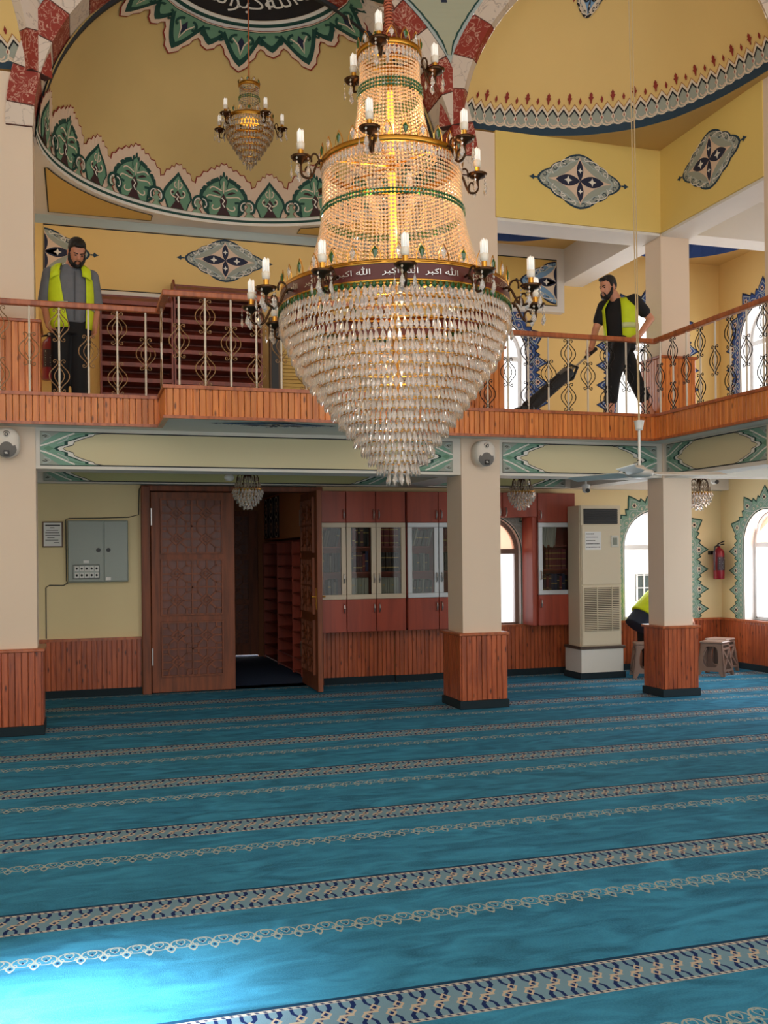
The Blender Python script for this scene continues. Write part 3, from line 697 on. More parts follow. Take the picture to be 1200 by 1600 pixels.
# roundel at the crown
p = Paint(pol, ['black', 'white', 'dgreen', 'green', 'lgreen', 'pink', 'red', 'teal', 'maroon', 'cream', 'navy'], 0.006, 0.006)
def ringstrip(r0, r1, m, l, a0=-85, a1=85, n=64):
    az = [radians(a0 + (a1 - a0) * i / n) for i in range(n + 1)]
    p.strip([(r0 * sin(a), r0 * cos(a)) for a in az], [(r1 * sin(a), r1 * cos(a)) for a in az], m, l)
for i in range(8): ringstrip(0.13 + i * 0.04, 0.17 + i * 0.04, 'black', 0)
ringstrip(0.450, 0.470, 'white', 1); ringstrip(0.470, 0.490, 'dgreen', 1); ringstrip(0.490, 0.515, 'white', 1); ringstrip(0.515, 0.575, 'teal', 0)
def at(az, rho): return (rho * sin(az), rho * cos(az))
for k in range(-3, 4):
    for half in (0, 1):
        c = radians(2 + 34.5 * k + (17.2 if half else 0)); h = 0.185 if not half else 0.10; w = 0.115 if not half else 0.085
        def tri(g, hh, jagn=0):
            pts = []
            for sgn, rng in ((-1, range(9)), (1, range(8, -1, -1))):
                for i in rng:
                    t = i / 8; wd = (1 - t) ** 0.7 * (w + g); pts.append((sgn * wd + (0.012 * (i % 2) * sgn if jagn else 0), t * hh))
            return [at(c + x / (0.515 + y), 0.515 + y) for x, y in pts]
        mid = at(c, 0.515 + h * .3)
        p.fan(tri(0.045, h + 0.045, 1), 'red', 2, mid); p.fan(tri(0.036, h + 0.036, 1), 'pink', 3, mid)
        p.fan(tri(0.012, h + 0.010), 'dgreen', 4, mid); p.fan(tri(-0.016, h - 0.03), 'green', 5, mid)
        if not half:
            p.fan([at(c, .54), at(c + .035, .575), at(c, .62), at(c - .035, .575)], 'navy', 6, at(c, .575))
            p.stroke([at(c - .09, .55), at(c - .03, .585), at(c, .64), at(c + .03, .585), at(c + .09, .55)], 0.008, 'cream', 7)
        for s in (-1, 1):
            p.stroke([at(c + s * x, y) for x, y in bez((.05, .53), (.13, .53), (.14, .58), (.08, .575), 8)], 0.014, 'dgreen', 7)
p.build('painted_roundel_border', dome)
def text_mesh(body, size):
    cu = bpy.data.curves.new('lettering', 'FONT'); cu.body = body; cu.size = size; cu.resolution_u = 3
    o = bpy.data.objects.new('lettering', cu); COL.objects.link(o); dg = bpy.context.evaluated_depsgraph_get(); dg.update()
    me = o.evaluated_get(dg).to_mesh(); vs = [tuple(v.co) for v in me.vertices]; fs = [tuple(q.vertices) for q in me.polygons]
    o.evaluated_get(dg).to_mesh_clear(); bpy.data.objects.remove(o); bpy.data.curves.remove(cu)
    return vs, fs
def lettering(body, size, fn, m, parent, name='lettering', sx=1.0, align=0.5):
    vs, fs = text_mesh(body, size); w0 = min(v[0] for v in vs); w1 = max(v[0] for v in vs); cx = w0 + (w1 - w0) * align
    return MB().add([fn((x - cx) * sx, y) for x, y, z in vs], fs).build(name, m, parent)
ALLAH = '\uFDF2'; EKBER = '\uFEAE\uFE92\uFEDB\uFE8D'
for body, azc, size in ((ALLAH, 33, 0.33), (EKBER, 6, 0.35), (ALLAH, -23, 0.33), (EKBER, -54, 0.33), (ALLAH, 62, 0.33)):
    def f(x, y, azc=azc):
        rho = 0.435 - y * 0.80 / DR - 0.055; a = radians(azc) + x * 0.92 / (DR * 0.36); return pol(rho * sin(a), rho * cos(a), 0.02)
    lettering(body, size, f, PM['white'], dome, 'calligraphy')
PM['pend'] = mat('paint_pendentive', (178, 178, 152), .7)
# ------------------------------------------------------------------ corner half domes on the diagonal arches (right, and its mirror image left)
RIM = [(3.86, 9.52), (4.06, 9.58), (4.28, 9.585), (4.58, 9.54), (4.98, 9.44), (5.24, 9.33), (5.57, 9.10), (5.80, 8.82), (5.93, 8.53), (6.03, 8.18), (6.08, 7.84), (6.11, 7.55)]
def smooth_poly(P, n):
    # Catmull-Rom, evenly resampled
    Q = [P[0]] + P + [P[-1]]; out = []
    for i in range(1, len(Q) - 2):
        for k in range(12):
            t = k / 12; p0, p1, p2, p3 = Q[i - 1], Q[i], Q[i + 1], Q[i + 2]
            out.append(tuple(0.5 * (2 * p1[j] + (p2[j] - p0[j]) * t + (2 * p0[j] - 5 * p1[j] + 4 * p2[j] - p3[j]) * t * t + (3 * p1[j] - p0[j] - 3 * p2[j] + p3[j]) * t ** 3) for j in range(2)))
    out.append(P[-1]); L = [0]
    for a, b in zip(out[:-1], out[1:]): L.append(L[-1] + hypot(b[0] - a[0], b[1] - a[1]))
    res = []; j = 0
    for i in range(n + 1):
        s = L[-1] * i / n
        while j < len(L) - 2 and L[j + 1] < s: j += 1
        t = (s - L[j]) / max(1e-9, L[j + 1] - L[j]); res.append((out[j][0] + (out[j + 1][0] - out[j][0]) * t, out[j][1] + (out[j + 1][1] - out[j][1]) * t))
    return res, L[-1]
NR = 48
RIMS, RIML = smooth_poly(RIM, NR)
MID = ((RIM[0][0] + RIM[-1][0]) / 2, (RIM[0][1] + RIM[-1][1]) / 2); EZ, ER = 6.0, 1.48
def exedra(mirror):
    mx = (lambda p: (2 * AC - p[0], p[1], p[2])) if mirror else (lambda p: p)
    def surf(s, h, q):
        t = max(0, min(NR - 1e-6, s / RIML * NR)); i = int(t); f = t - i
        x = RIMS[i][0] + (RIMS[i + 1][0] - RIMS[i][0]) * f; y = RIMS[i][1] + (RIMS[i + 1][1] - RIMS[i][1]) * f
        ph = math.asin(max(-1, min(1, h / ER))); c = cos(ph); d = hypot(x - MID[0], y - MID[1]); k = c * (1 - q / d)
        return mx((MID[0] + (x - MID[0]) * k, MID[1] + (y - MID[1]) * k, EZ + h - (q * 0.3 if h > 0.5 else 0)))
    mb = MB(); NH = 16
    for i in range(NH + 1):
        h = ER * sin(pi / 2 * i / NH)
        mb.v += [surf(RIML * j / NR, h, 0) for j in range(NR + 1)]
    for i in range(NH):
        for j in range(NR): mb.f.append((i * (NR + 1) + j, i * (NR + 1) + j + 1, (i + 1) * (NR + 1) + j + 1, (i + 1) * (NR + 1) + j)); mb.m.append(0)
    o = struct(mb.build('ceiling_exedra', m_yel2, None, True), 'yellow corner half dome with scalloped blue border and red finials' if not mirror else 'yellow corner half dome at the left edge')
    mb = MB(); cor = mx((6.2, 9.56, EZ))
    for a, b in zip(RIMS[:-1], RIMS[1:]): mb.quad(cor, mx((a[0], a[1], EZ)), mx((b[0], b[1], EZ)))
    mb.quad(cor, mx((RIMS[-1][0], RIMS[-1][1], EZ)), mx((6.5, 7.5, EZ)), mx((6.5, 9.56, EZ)))
    mb.build('corner_soffit', m_soffit, o)
    p = Paint(surf, ['teal', 'grey', 'lgrey', 'black', 'cream', 'red', 'pink', 'white', 'sky', 'dgreen'], 0.008, 0.005)
    n = 15; per = RIML / n
    S = [RIML * i / 96 for i in range(97)]
    p.strip([(s, 0.0) for s in S], [(s, 0.085) for s in S], 'teal', 1)
    prof = lambda s, base, amp: base + amp * (1 - abs(((s / (per / 2)) % 1.0) * 2 - 1))
    S2 = [per / 4 * i for i in range(n * 4 + 1)]
    p.strip([(s, 0.06) for s in S2], [(s, prof(s, 0.185, 0.075)) for s in S2], 'grey', 0)
    p.strip([(s, prof(s, 0.175, 0.075)) for s in S2], [(s, prof(s, 0.20, 0.075)) for s in S2], 'black', 1)
    p.strip([(s, prof(s, 0.20, 0.075)) for s in S2], [(s, prof(s, 0.235, 0.075)) for s in S2], 'cream', 1)
    p.stroke([(s, prof(s, 0.24, 0.078)) for s in S2], 0.007, 'red', 2)
    for i in range(n * 2):
        c = per / 2 * (i + .5)
        p.stroke([(c + x, y) for x, y in arc((0, 0.135), 0.062, pi * 1.03, pi * 1.97, 8, 0.055)], 0.016, 'cream', 2)
        p.stroke([(c + x, y) for x, y in arc((0.01, 0.13), 0.034, pi * 1.0, pi * 1.9, 6, 0.03)], 0.012, 'pink', 2)
        e = per / 2 * (i + 1)
        p.fan([(e, 0.205), (e + .022, 0.165), (e, 0.125), (e - .022, 0.165)], 'cream', 2, (e, 0.165)); p.fan([(e, 0.185), (e + .007, 0.163), (e, 0.14), (e - .007, 0.163)], 'red', 3, (e, 0.163))
        tall = (i % 2 == 0); y0 = 0.315; H = 0.115 if tall else 0.07; W = 0.03 if tall else 0.016; e = per / 2 * i
        if 0.02 < e < RIML - .02:
            if tall: p.poly([(e - .006, y0), (e - .012, y0 + H * .3), (e - W, y0 + H * .55), (e - W * .5, y0 + H * .6), (e - W * .6, y0 + H * .78), (e, y0 + H), (e + W * .6, y0 + H * .78), (e + W * .5, y0 + H * .6), (e + W, y0 + H * .55), (e + .012, y0 + H * .3), (e + .006, y0)], 'red', 2)
            else: p.poly([(e - .005, y0), (e - W, y0 + H * .45), (e, y0 + H), (e + W, y0 + H * .45), (e + .005, y0)], 'red', 2)
    # hanging medallion high in the half dome
    cs, ch = RIML * 0.36, 1.24
    medallion(p, cs, ch, 0.50, 0.30, pal=('black', 'cream', 'lgrey', 'sky', 'black', 'cream'), l=1, fin='red')
    p.build('painted_band', o)
    e1 = Vector((RIM[0][0] - MID[0], RIM[0][1] - MID[1])).normalized(); nn = Vector((-e1.y, e1.x)); nn = nn if nn.y < 0 else -nn
    j2 = [0, 13.5, 25, 39, 53, 67, 81]; j2 = j2 + [180 - x for x in j2[::-1]]
    def fn(a, z, d): q = Vector(MID) + e1 * a + nn * d; return mx((q.x, q.y, EZ + z))
    L = (Vector(RIM[0]) - Vector(MID)).length
    arch_blocks('wall_diagonal_arch', fn, L, ER, j2, 0.0, 0.10, 'red and white marble striped diagonal arch' + (' at the left' if mirror else ' at the right'), 0.24, 'r')
    # pendentive between the two arches
    mb = MB(); A = []; B = []
    for i in range(13):
        z = 6.62 + 1.0 * i / 12
        th = math.asin(min(1, (z - AZ) / (AH + .24))); A.append(Vector((AC + (AR + .24) * cos(th), 9.49, z)))
        ph = math.asin(min(1, (z - EZ) / (ER + .24))); q = fn((L + .24) * cos(ph), 0, 0.10); q = q if not mirror else (2 * AC - q[0], q[1], q[2])
        B.append(Vector((max(q[0], A[-1].x + 0.004), min(q[1], 9.49), z)))
    def pen(u, v, h):
        t = max(0, min(11.999, v * 12)); i = int(t); f = t - i; a = A[i].lerp(A[i + 1], f); b = B[i].lerp(B[i + 1], f); q = a.lerp(b, u); q.y -= h
        return mx(tuple(q))
    for i in range(12):
        for j in range(6): mb.quad(pen(j / 6, i / 12, 0), pen((j + 1) / 6, i / 12, 0), pen((j + 1) / 6, (i + 1) / 12, 0), pen(j / 6, (i + 1) / 12, 0))
    o2 = struct(mb.build('wall_pendentive', PM['lgrey'], None, True), 'grey green pendentive between the striped arches')
    p = Paint(pen, ['dgreen', 'pend', 'gold', 'navy'], 0.004, 0.003)
    V = [i / 24 for i in range(2, 25)]; ins = lambda v, k: min(0.46, k / max(0.2, (B[min(12, int(v * 12))] - A[min(12, int(v * 12))]).length))
    for k, m, l in ((0.035, 'dgreen', 0), (0.055, 'pend', 1)): p.strip([(ins(v, k), v) for v in V], [(1 - ins(v, k), v) for v in V], m, l)
    p.disc((0.5, 0.72), 0.12, 'gold', 2, 12, 0.7); p.disc((0.5, 0.74), 0.07, 'pend', 3, 12, 0.7); p.poly([(.46, .55), (.54, .55), (.53, .6), (.47, .6)], 'navy', 3)
    for s in (-1, 1):
        for q in (0.12, 0.2, 0.28): p.fan([(0.5 + s * q, .62), (.5 + s * (q + .05), .68), (.5 + s * q, .78), (.5 + s * (q - .03), .7)], 'dgreen', 3)
    p.build('painted_flower_motif', o2)
# ------------------------------------------------------------------ medallions and panel ornaments
def lozenge(a, b, n=3, amp=0.06, power=1.15):
    pts = []
    Q = 18
    for k in range(4 * Q):
        th = 2 * pi * k / (4 * Q); c, s = cos(th), sin(th)
        r = 1.0 / ((abs(c) ** power + abs(s) ** power) ** (1 / power)); t = (k % Q) / Q
        r *= 1 + amp * abs(sin(pi * n * t)) - amp * 0.3
        pts.append((a * r * c, b * r * s))
    return pts
def medallion(p, cx, cy, L, H, pal=('teal', 'grey', 'lgrey', 'pink', 'navy', 'white'), l=0, half=0, fin=None, sx=1):
    edge, fill, inner, star, petal, dot = pal
    def put(pts, m, lay, c=(0, 0)):
        if half: pts = [(max(0, x * half) * half, y) for x, y in pts]; c = (half * 0.001, 0)
        p.fan([(cx + x * sx, cy + y) for x, y in pts], m, lay, (cx + c[0] * sx, cy + c[1]))
    a, b = L / 2, H / 2
    put(lozenge(a, b), edge, l); put(lozenge(a - .028, b - .022), fill, l + 1)
    put(lozenge(a * 0.80, b * 0.78), inner, l + 2); put(lozenge(a * 0.76, b * 0.73), fill, l + 3)
    # concave star
    S = []
    for k in range(64):
        th = 2 * pi * k / 64; r = 1 / ((abs(cos(th)) ** 0.68 + abs(sin(th)) ** 0.68) ** (1 / 0.68)); S.append((a * 0.74 * r * cos(th) * 1.0, b * 0.86 * r * sin(th)))
    put(S, star, l + 4)
    for (dx, dy, ln, wd) in ((1, 0, a * .56, b * .20), (-1, 0, a * .56, b * .20), (0, 1, b * .74, a * .075), (0, -1, b * .74, a * .075)):
        if half and dx * half < 0: continue
        P = []
        for k in range(13):
            t = k / 12; w = wd * sin(pi * t) ** 0.8; P.append((t, w))
        pts = [(dx * ln * t + dy * w, dy * ln * t + dx * w) for t, w in P] + [(dx * ln * t - dy * w, dy * ln * t - dx * w) for t, w in P[::-1][1:-1]]
        put(pts, petal, l + 5, (dx * ln * .5, dy * ln * .5))
        m = (dx * ln * .5, dy * ln * .5); r = wd * .42
        if not half or dx:
            put([(m[0] + r * (1.9 if i % 2 == 0 else .8) * cos(pi * i / 4), m[1] + r * (1.9 if i % 2 == 0 else .8) * sin(pi * i / 4)) for i in range(8)], dot, l + 6, m)
    for q in range(4):     # thin scrolls
        sx2, sy2 = (1, 1, -1, -1)[q], (1, -1, 1, -1)[q]
        if half and sx2 * half < 0: continue
        for (u0, v0, u1, v1) in ((.62, .18, .34, .56), (.42, .42, .12, .72)):
            pts = bez((a * u0 * sx2, b * v0 * sy2), (a * (u0 + .12) * sx2, b * (v0 + .2) * sy2), (a * (u1 + .2) * sx2, b * (v1 + .1) * sy2), (a * u1 * sx2, b * v1 * sy2), 8)
            p.stroke([(cx + x * sx, cy + y) for x, y in pts], 0.010, dot if dot != petal else star, l + 5)
    for k in range(28):     # ring of small curls
        th = 2 * pi * (k + .5) / 28; q = lozenge(a * .88, b * .86)[int((k + .5) / 28 * 72) % 72]
        if half and q[0] * half < .03: continue
        r_ = .022; w_ = [(cx + (q[0] + r_ * cos(t + th)) * sx, cy + q[1] + r_ * .9 * sin(t + th)) for t in [i * .9 for i in range(6)]]
        p.stroke(w_, .008, edge if k % 2 else dot, l + 4)
    for s in (-1, 1):
        if half and s * half < 0: continue
        f = fin or edge; x0 = a * 0.985
        P = [(0, -.008), (.03, -.008), (.04, -.03), (.065, -.012), (.095, 0), (.065, .012), (.04, .03), (.03, .008), (0, .008)]
        p.poly([(cx + s * (x0 + x) * sx, cy + y) for x, y in P], f, l + 1)
m_yel2 = mat('golden_dome_paint', (228, 192, 122), 0.72, noise=0.05, nscale=0.7)
exedra(False); exedra(True)
MP = ['teal', 'grey', 'lgrey', 'pink', 'navy', 'white']; BP = ['navy', 'sky', 'white', 'blue', 'pink', 'cream', 'lgrey']
p = Paint(on_y(9.5), MP); medallion(p, 5.17, 5.56, 1.02, 0.60); p.build('painted_medallion', wb1)
p = Paint(on_x(6.16), MP); medallion(p, 8.60, 5.56, 0.98, 0.60); p.build('painted_medallion', wb2)
p = Paint(on_y(11.9), MP); medallion(p, 1.73, 5.13, 0.98, 0.52); p.build('painted_medallion', wall_back_up)
p = Paint(on_y(11.9), MP + ['line', 'white']); medallion(p, -0.32, 5.08, 1.02, 0.56, half=1)
p.stroke([(-0.33, 4.78), (-0.33, 5.39), (4.2, 5.39)], 0.014, 'line', 0); p.stroke([(0.2, 4.69), (4.2, 4.69)], 0.012, 'line', 0); p.strip([(0.2, 4.62), (4.2, 4.62)], [(0.2, 4.68), (4.2, 4.68)], 'white', 0)
p.strip([(-.8, 5.40), (4.2, 5.40)], [(-.8, 5.50), (4.2, 5.50)], 'lgrey', 0)
p.build('painted_half_medallion', wall_back_up)
lint = [o for o in bpy.data.objects if o.get('label', '').startswith('white lintel')][0]
p = Paint(on_y(11.78), BP + ['yellow', 'line'])
p.poly([(4.22, 4.84), (6.06, 4.84), (6.06, 5.44), (4.22, 5.44)], 'yellow', 0); p.stroke([(4.22, 4.84), (6.06, 4.84), (6.06, 5.44), (4.22, 5.44)], .014, 'line', 1, True)
medallion(p, 6.05, 5.14, 1.06, 0.58, pal=('navy', 'sky', 'lgrey', 'cream', 'navy', 'white'), l=1, half=-1); p.build('painted_half_medallion', lint)
p = Paint(under(2.785), BP); medallion(p, 1.72, 8.86, 0.98, 0.30, pal=('navy', 'sky', 'lgrey', 'cream', 'navy', 'white')); p.build('painted_medallion', slab)
def beam_panel(fn, a0, a1, z0, z1, parent, flip=False):
    p = Paint(fn, ['line', 'dgreen', 'pgreen', 'lgrey', 'white', 'grey', 'cream', 'green', 'yellow', 'field'])
    p.poly([(a0, z0), (a1, z0), (a1, z1), (a0, z1)], 'field', 0); p.stroke([(a0, z0), (a1, z0), (a1, z1), (a0, z1)], 0.012, 'line', 1, True)
    zc, hh = (z0 + z1) / 2, (z1 - z0) / 2
    for e, s in ((a0, 1), (a1, -1)):
        prof = [(0, .15), (.12, .17), (.22, .24), (.42, .24), (.55, .30), (.72, .36), (.80, .42), (.9, .42), (1.0, .52)]
        full = [(-t, x) for t, x in prof[::-1][:-1]] + prof
        def edge(dx, k=1.0): return [(e + s * max(0.0, x * k + dx), zc + hh * t) for t, x in full]
        base = [(e, zc + hh * t) for t, x in full]
        wob = [(e + s * (x + .045 + .012 * (i % 2)), zc + hh * t) for i, (t, x) in enumerate(full)]
        p.strip(base, wob, 'white', 1); p.stroke(wob, .006, 'line', 2)
        p.strip(base, edge(0.0), 'dgreen', 2); p.strip(base, edge(-.03), 'pgreen', 3)
        for t in (-1, 1):
            p.fan([(e, zc + t * hh), (e + s * .17, zc + t * hh), (e + s * .06, zc + t * hh * .55), (e, zc + t * hh * .2)], 'grey', 4, (e + s * .03, zc + t * hh * .85))
            p.stroke([(e + s * x, zc + t * hh * y) for x, y in bez((0.0, .15), (.10, .30), (.16, .6), (.30, .95), 8)], .014, 'white', 5)
            p.stroke([(e + s * x, zc + t * hh * y) for x, y in bez((.02, .9), (.10, .9), (.12, .6), (.03, .55), 8)], .009, 'lgrey', 6)
            p.stroke([(e + s * x, zc + t * hh * y) for x, y in bez((.02, .75), (.05, .85), (.08, .75), (.04, .68), 6)], .006, 'line', 6)
            p.stroke([(e + s * x, zc + t * hh * y) for x, y in bez((.15, .3), (.2, .45), (.26, .6), (.24, .8), 6)], .009, 'lgrey', 6)
            p.stroke([(e + s * x, zc + t * hh * y) for x, y in bez((.25, .75), (.3, .8), (.34, .9), (.42, .97), 6)], .008, 'green', 6)
        p.fan([(e + s * .03, zc), (e + s * .07, zc + .025), (e + s * .12, zc), (e + s * .07, zc - .025)], 'green', 5)
    return p.build('painted_panel', parent)
PM['field'] = mat('paint_beam_field', (214, 200, 160), 0.7)
beam_panel(on_y(9.54), -0.31, 3.70, 2.445, 2.745, b1); beam_panel(on_y(9.54), 4.26, 6.10, 2.445, 2.75, b2); beam_panel(on_y(9.54), -3.4, -0.83, 2.445, 2.745, b1)
beam_panel(on_x(6.19), 7.75, 9.46, 2.455, 2.765, b3)
PM['field'] = mat('paint_back_beam_field', (190, 186, 132), 0.7)
beam_panel(on_y(11.72), -0.35, 3.74, 2.46, 2.76, b4); beam_panel(on_y(11.72), 4.24, 6.12, 2.46, 2.76, b4)
# zigzag flower borders round the windows
def win_border(fn, op, parent, pal, flip=1):
    edge, fill, vine, petal, mid = pal; l, r, b, sp, _ = op; c = (l + r) / 2; R = (r - l) / 2
    Ls, La = sp - b, pi * R; T = 2 * Ls + La
    def path(s):
        if s < Ls: return (l, b + s), (-1, 0)
        if s > Ls + La: return (r, sp - (s - Ls - La)), (1, 0)
        a = pi - (s - Ls) / R; return (c + R * cos(a), sp + R * sin(a)), (cos(a), sin(a))
    n = max(6, 2 * int(round(T / 0.56)) + 1); per = T / n
    pr = [(0, .15), (.13, .215), (.22, .19), (.5, .33), (.78, .19), (.87, .215), (1, .15)]
    def off(s):
        t = (s / per) % 1.0
        for (t0, o0), (t1, o1) in zip(pr[:-1], pr[1:]):
            if t0 <= t <= t1: return o0 + (o1 - o0) * (t - t0) / (t1 - t0)
        return .15
    st = sorted(set([round(per * (k + t), 5) for k in range(n) for t, _ in pr[:-1]] + [T] + [T * i / 60 for i in range(61)]))
    P = Paint(fn, [edge, fill, vine, petal, mid, 'white'])
    def P2(s, o): (x, y), (nx, ny) = path(min(max(s, 0), T)); return (x + nx * o, y + ny * o)
    P.strip([P2(s, 0.0) for s in st], [P2(s, off(s)) for s in st], edge, 0)
    P.strip([P2(s, 0.012) for s in st], [P2(s, off(s) - 0.028) for s in st], fill, 1)
    S = [T * i / 120 for i in range(121)]
    P.stroke([P2(s, .075 + .045 * sin(2 * pi * s / per)) for s in S], .010, vine, 2); P.stroke([P2(s, .075 - .045 * sin(2 * pi * s / per)) for s in S], .008, vine, 2)
    P.stroke([P2(s, .02) for s in S], .012, 'white', 2)
    for k in range(n):
        s = per * (k + .5); q = P2(s, .165)
        P.fan([P2(s + dx, .165 + dy) for dx, dy in ((0, .10), (.075, 0), (0, -.07), (-.075, 0))], vine, 3, q); P.fan([P2(s + dx, .165 + dy) for dx, dy in ((0, .085), (.062, 0), (0, -.058), (-.062, 0))], fill, 4, q)
        P.flower(q, .045, 5, petal, mid)
        for t in (.0, .25, .75):
            q = P2(per * (k + t), .07); P.flower(q, .022, 3, petal, fill)
    return P.build('painted_window_border', parent)
GP = ('dgreen', 'pgreen', 'lgrey', 'cream', 'maroon'); NP = ('navy', 'blue', 'lgrey', 'pink', 'maroon')
win_border(on_y(11.9), W2, wall_back, GP); win_border(on_x(8.64), W3, wall_right, GP); win_border(on_x(8.64), W8, wall_right, GP); win_border(on_y(11.9), W1, wall_back, ('dgreen', 'grey', 'lgrey', 'lgrey', 'dgreen'))
win_border(on_y(11.9), W4, wall_back_up, NP); win_border(on_y(11.9), W5, wall_back_up, NP); win_border(on_x(8.64), W6, wall_right_up, NP); win_border(on_x(8.64), W7, wall_right_up, NP)
# ------------------------------------------------------------------ plank wainscot along the lower walls
def wainscot(n, p0, p1, label, m=None, h=0.64, parent=None):
    d = Vector((p1[0] - p0[0], p1[1] - p0[1])).normalized(); nrm = Vector((d.y, -d.x))
    root = struct(empty('trim_%d' % n, (p0[0], p0[1], 0)), label); q0 = Vector(p0) + nrm * .02; q1 = Vector(p1) + nrm * .02
    clad(root, q0, q1, 0.085, h, m or m_plank2)
    b = MB(); b.add([(*(Vector(p) + nrm * o), z) for p in (p0, p1) for o in (0.0, .019) for z in (0, h)], [(0, 1, 3, 2), (4, 6, 7, 5), (2, 3, 7, 6), (1, 5, 7, 3)]); b.build('backing', m_rail, root)
    for nm, z0, z1, o, m2 in (('cap_rail', h, h + .03, .05, m_rail), ('skirting', 0, .085, .045, m_plinth)):
        vs = [(*(Vector(p) + nrm * k), z) for z in (z0, z1) for k in (0, o) for p in (p0, p1)]
        MB().add(vs, [(0, 1, 3, 2), (4, 6, 7, 5), (2, 3, 7, 6), (0, 4, 5, 1), (0, 2, 6, 4), (1, 5, 7, 3)]).build(nm, m2, root)
    return root
wainscot(2, (-0.8, 11.9), (0.71, 11.9), 'plank wainscot under the electrical box')
wainscot(3, (2.87, 11.9), (3.80, 11.9), 'plank wainscot under the left bookcase')
wainscot(4, (3.80, 11.86), (4.30, 11.86), 'plank wainscot under the second bookcase')
wainscot(5, (4.30, 11.9), (6.72, 11.9), 'plank wainscot under the brown arched window')
wainscot(6, (6.72, 11.9), (8.64, 11.9), 'plank wainscot under the bright arched window')
wainscot(7, (8.64, 11.9), (8.64, 8.6), 'plank wainscot along the right aisle wall')
# ------------------------------------------------------------------ carved doors
m_doord = wood('dark_carved_ground', (112, 52, 28), (84, 36, 20), .4, .05, 5, False)
def leaf(name, w, h, th, label, handle=True, mirror=False):
    root = struct(empty(name), label)
    body = MB().bbox(0, w, -th, 0, 0, h, .004).build('slab', m_door, root)
    x0, x1 = .125, w - .16 if w > .9 else w - .125
    zs = [(.20, .805), (.915, 1.535), (1.635, 2.245)]
    for z0, z1 in zs:
        z0 *= h / 2.34; z1 *= h / 2.34
        for side in (-1,) if not mirror else (-1, 1):
            yb = -th if side < 0 else 0.0; f = lambda a, b, d, yb=yb, side=side: (a, yb + side * d, b)
            pm = MB()
            for (a0, a1, b0, b1) in ((x0 - .02, x1 + .02, z0 - .02, z0), (x0 - .02, x1 + .02, z1, z1 + .02), (x0 - .02, x0, z0, z1), (x1, x1 + .02, z0, z1)):
                pm.prism([(a0, b0), (a1, b0), (a1, b1), (a0, b1)], f, 0, .03)
            pm.cur = 1; pm.prism([(x0, z0), (x1, z0), (x1, z1), (x0, z1)], f, 0, .002)
            pn = pm.build('carved_panel', [m_door, m_doord], root)
            st = MB(); bw = .02
            def bar(p, q, hgt=.02):
                d = Vector((q[0] - p[0], q[1] - p[1])); n = Vector((-d.y, d.x)).normalized() * bw / 2
                st.prism([(p[0] + n.x, p[1] + n.y), (p[0] - n.x, p[1] - n.y), (q[0] - n.x, q[1] - n.y), (q[0] + n.x, q[1] + n.y)], f, 0, hgt)
            W, H = (x1 - x0) / 2, (z1 - z0) / 2
            for i in range(2):
                for j in range(2):
                    cx, cz = x0 + W * (i + .5), z0 + H * (j + .5); a, b = W / 2, H / 2
                    dm = [(cx + a * .46, cz), (cx, cz + b * .46), (cx - a * .46, cz), (cx, cz - b * .46)]
                    for p, q in zip(dm, dm[1:] + dm[:1]): bar(p, q, .024)
                    dm2 = [(cx + a * .2, cz), (cx, cz + b * .2), (cx - a * .2, cz), (cx, cz - b * .2)]
                    for p, q in zip(dm2, dm2[1:] + dm2[:1]): bar(p, q, .018)
                    for (sx, sz) in ((1, 0), (-1, 0), (0, 1), (0, -1)): bar((cx + sx * a * .46, cz + sz * b * .46), (cx + sx * a, cz + sz * b))
                    for (sx, sz) in ((1, 1), (1, -1), (-1, 1), (-1, -1)):
                        bar((cx + sx * a * .23, cz + sz * b * .23), (cx + sx * a * .62, cz + sz * b * .62)); bar((cx + sx * a * .62, cz + sz * b), (cx + sx * a * .62, cz + sz * b * .62)); bar((cx + sx * a, cz + sz * b * .62), (cx + sx * a * .62, cz + sz * b * .62))
            bar((x0, z0 + H), (x1, z0 + H), .026); bar((x0 + W, z0), (x0 + W, z1), .026)
            st.build('strapwork', m_door, pn)
    for z in (.32, 1.95):
        MB().cyl((.005, -th - .008, z), (.005, -th - .008, z + .2), .011, n=8).build('hinge', m_steel, root)
    if handle:
        for s, yb in ((-1, -th), (1, 0)):
            hd = MB(); hd.box(w - .085, w - .055, yb - .006 if s < 0 else yb, yb if s < 0 else yb + .006, .95, 1.2); hd.tube([(w - .07, yb + s * .006, 1.1), (w - .07, yb + s * .045, 1.1), (w - .17, yb + s * .05, 1.1)], .009, 6)
            hd.build('handle', m_gold, root)
    return root
d1 = leaf('door_1', .97, 2.34, .05, 'closed carved walnut door leaf beside the electrical box', handle=False); d1.location = (.825, 11.87, .012)
d2 = leaf('door_2', .93, 2.34, .06, 'open carved walnut door leaf in front of the bookcase', mirror=True); d2.location = (2.73, 12.12, .012); d2.rotation_euler = (0, 0, radians(-91))
fr = struct(empty('door_3', (.73, 11.87, 0)), 'dark walnut frame around the entrance doors')
MB().bbox(.715, .815, 11.80, 12.02, 0, 2.42, .006).build('jamb', m_door, fr); MB().bbox(2.80, 2.88, 11.84, 12.02, 0, 2.42, .006).build('jamb', m_door, fr); MB().bbox(.715, 2.88, 11.82, 12.02, 2.365, 2.43, .006).build('head', m_door, fr)
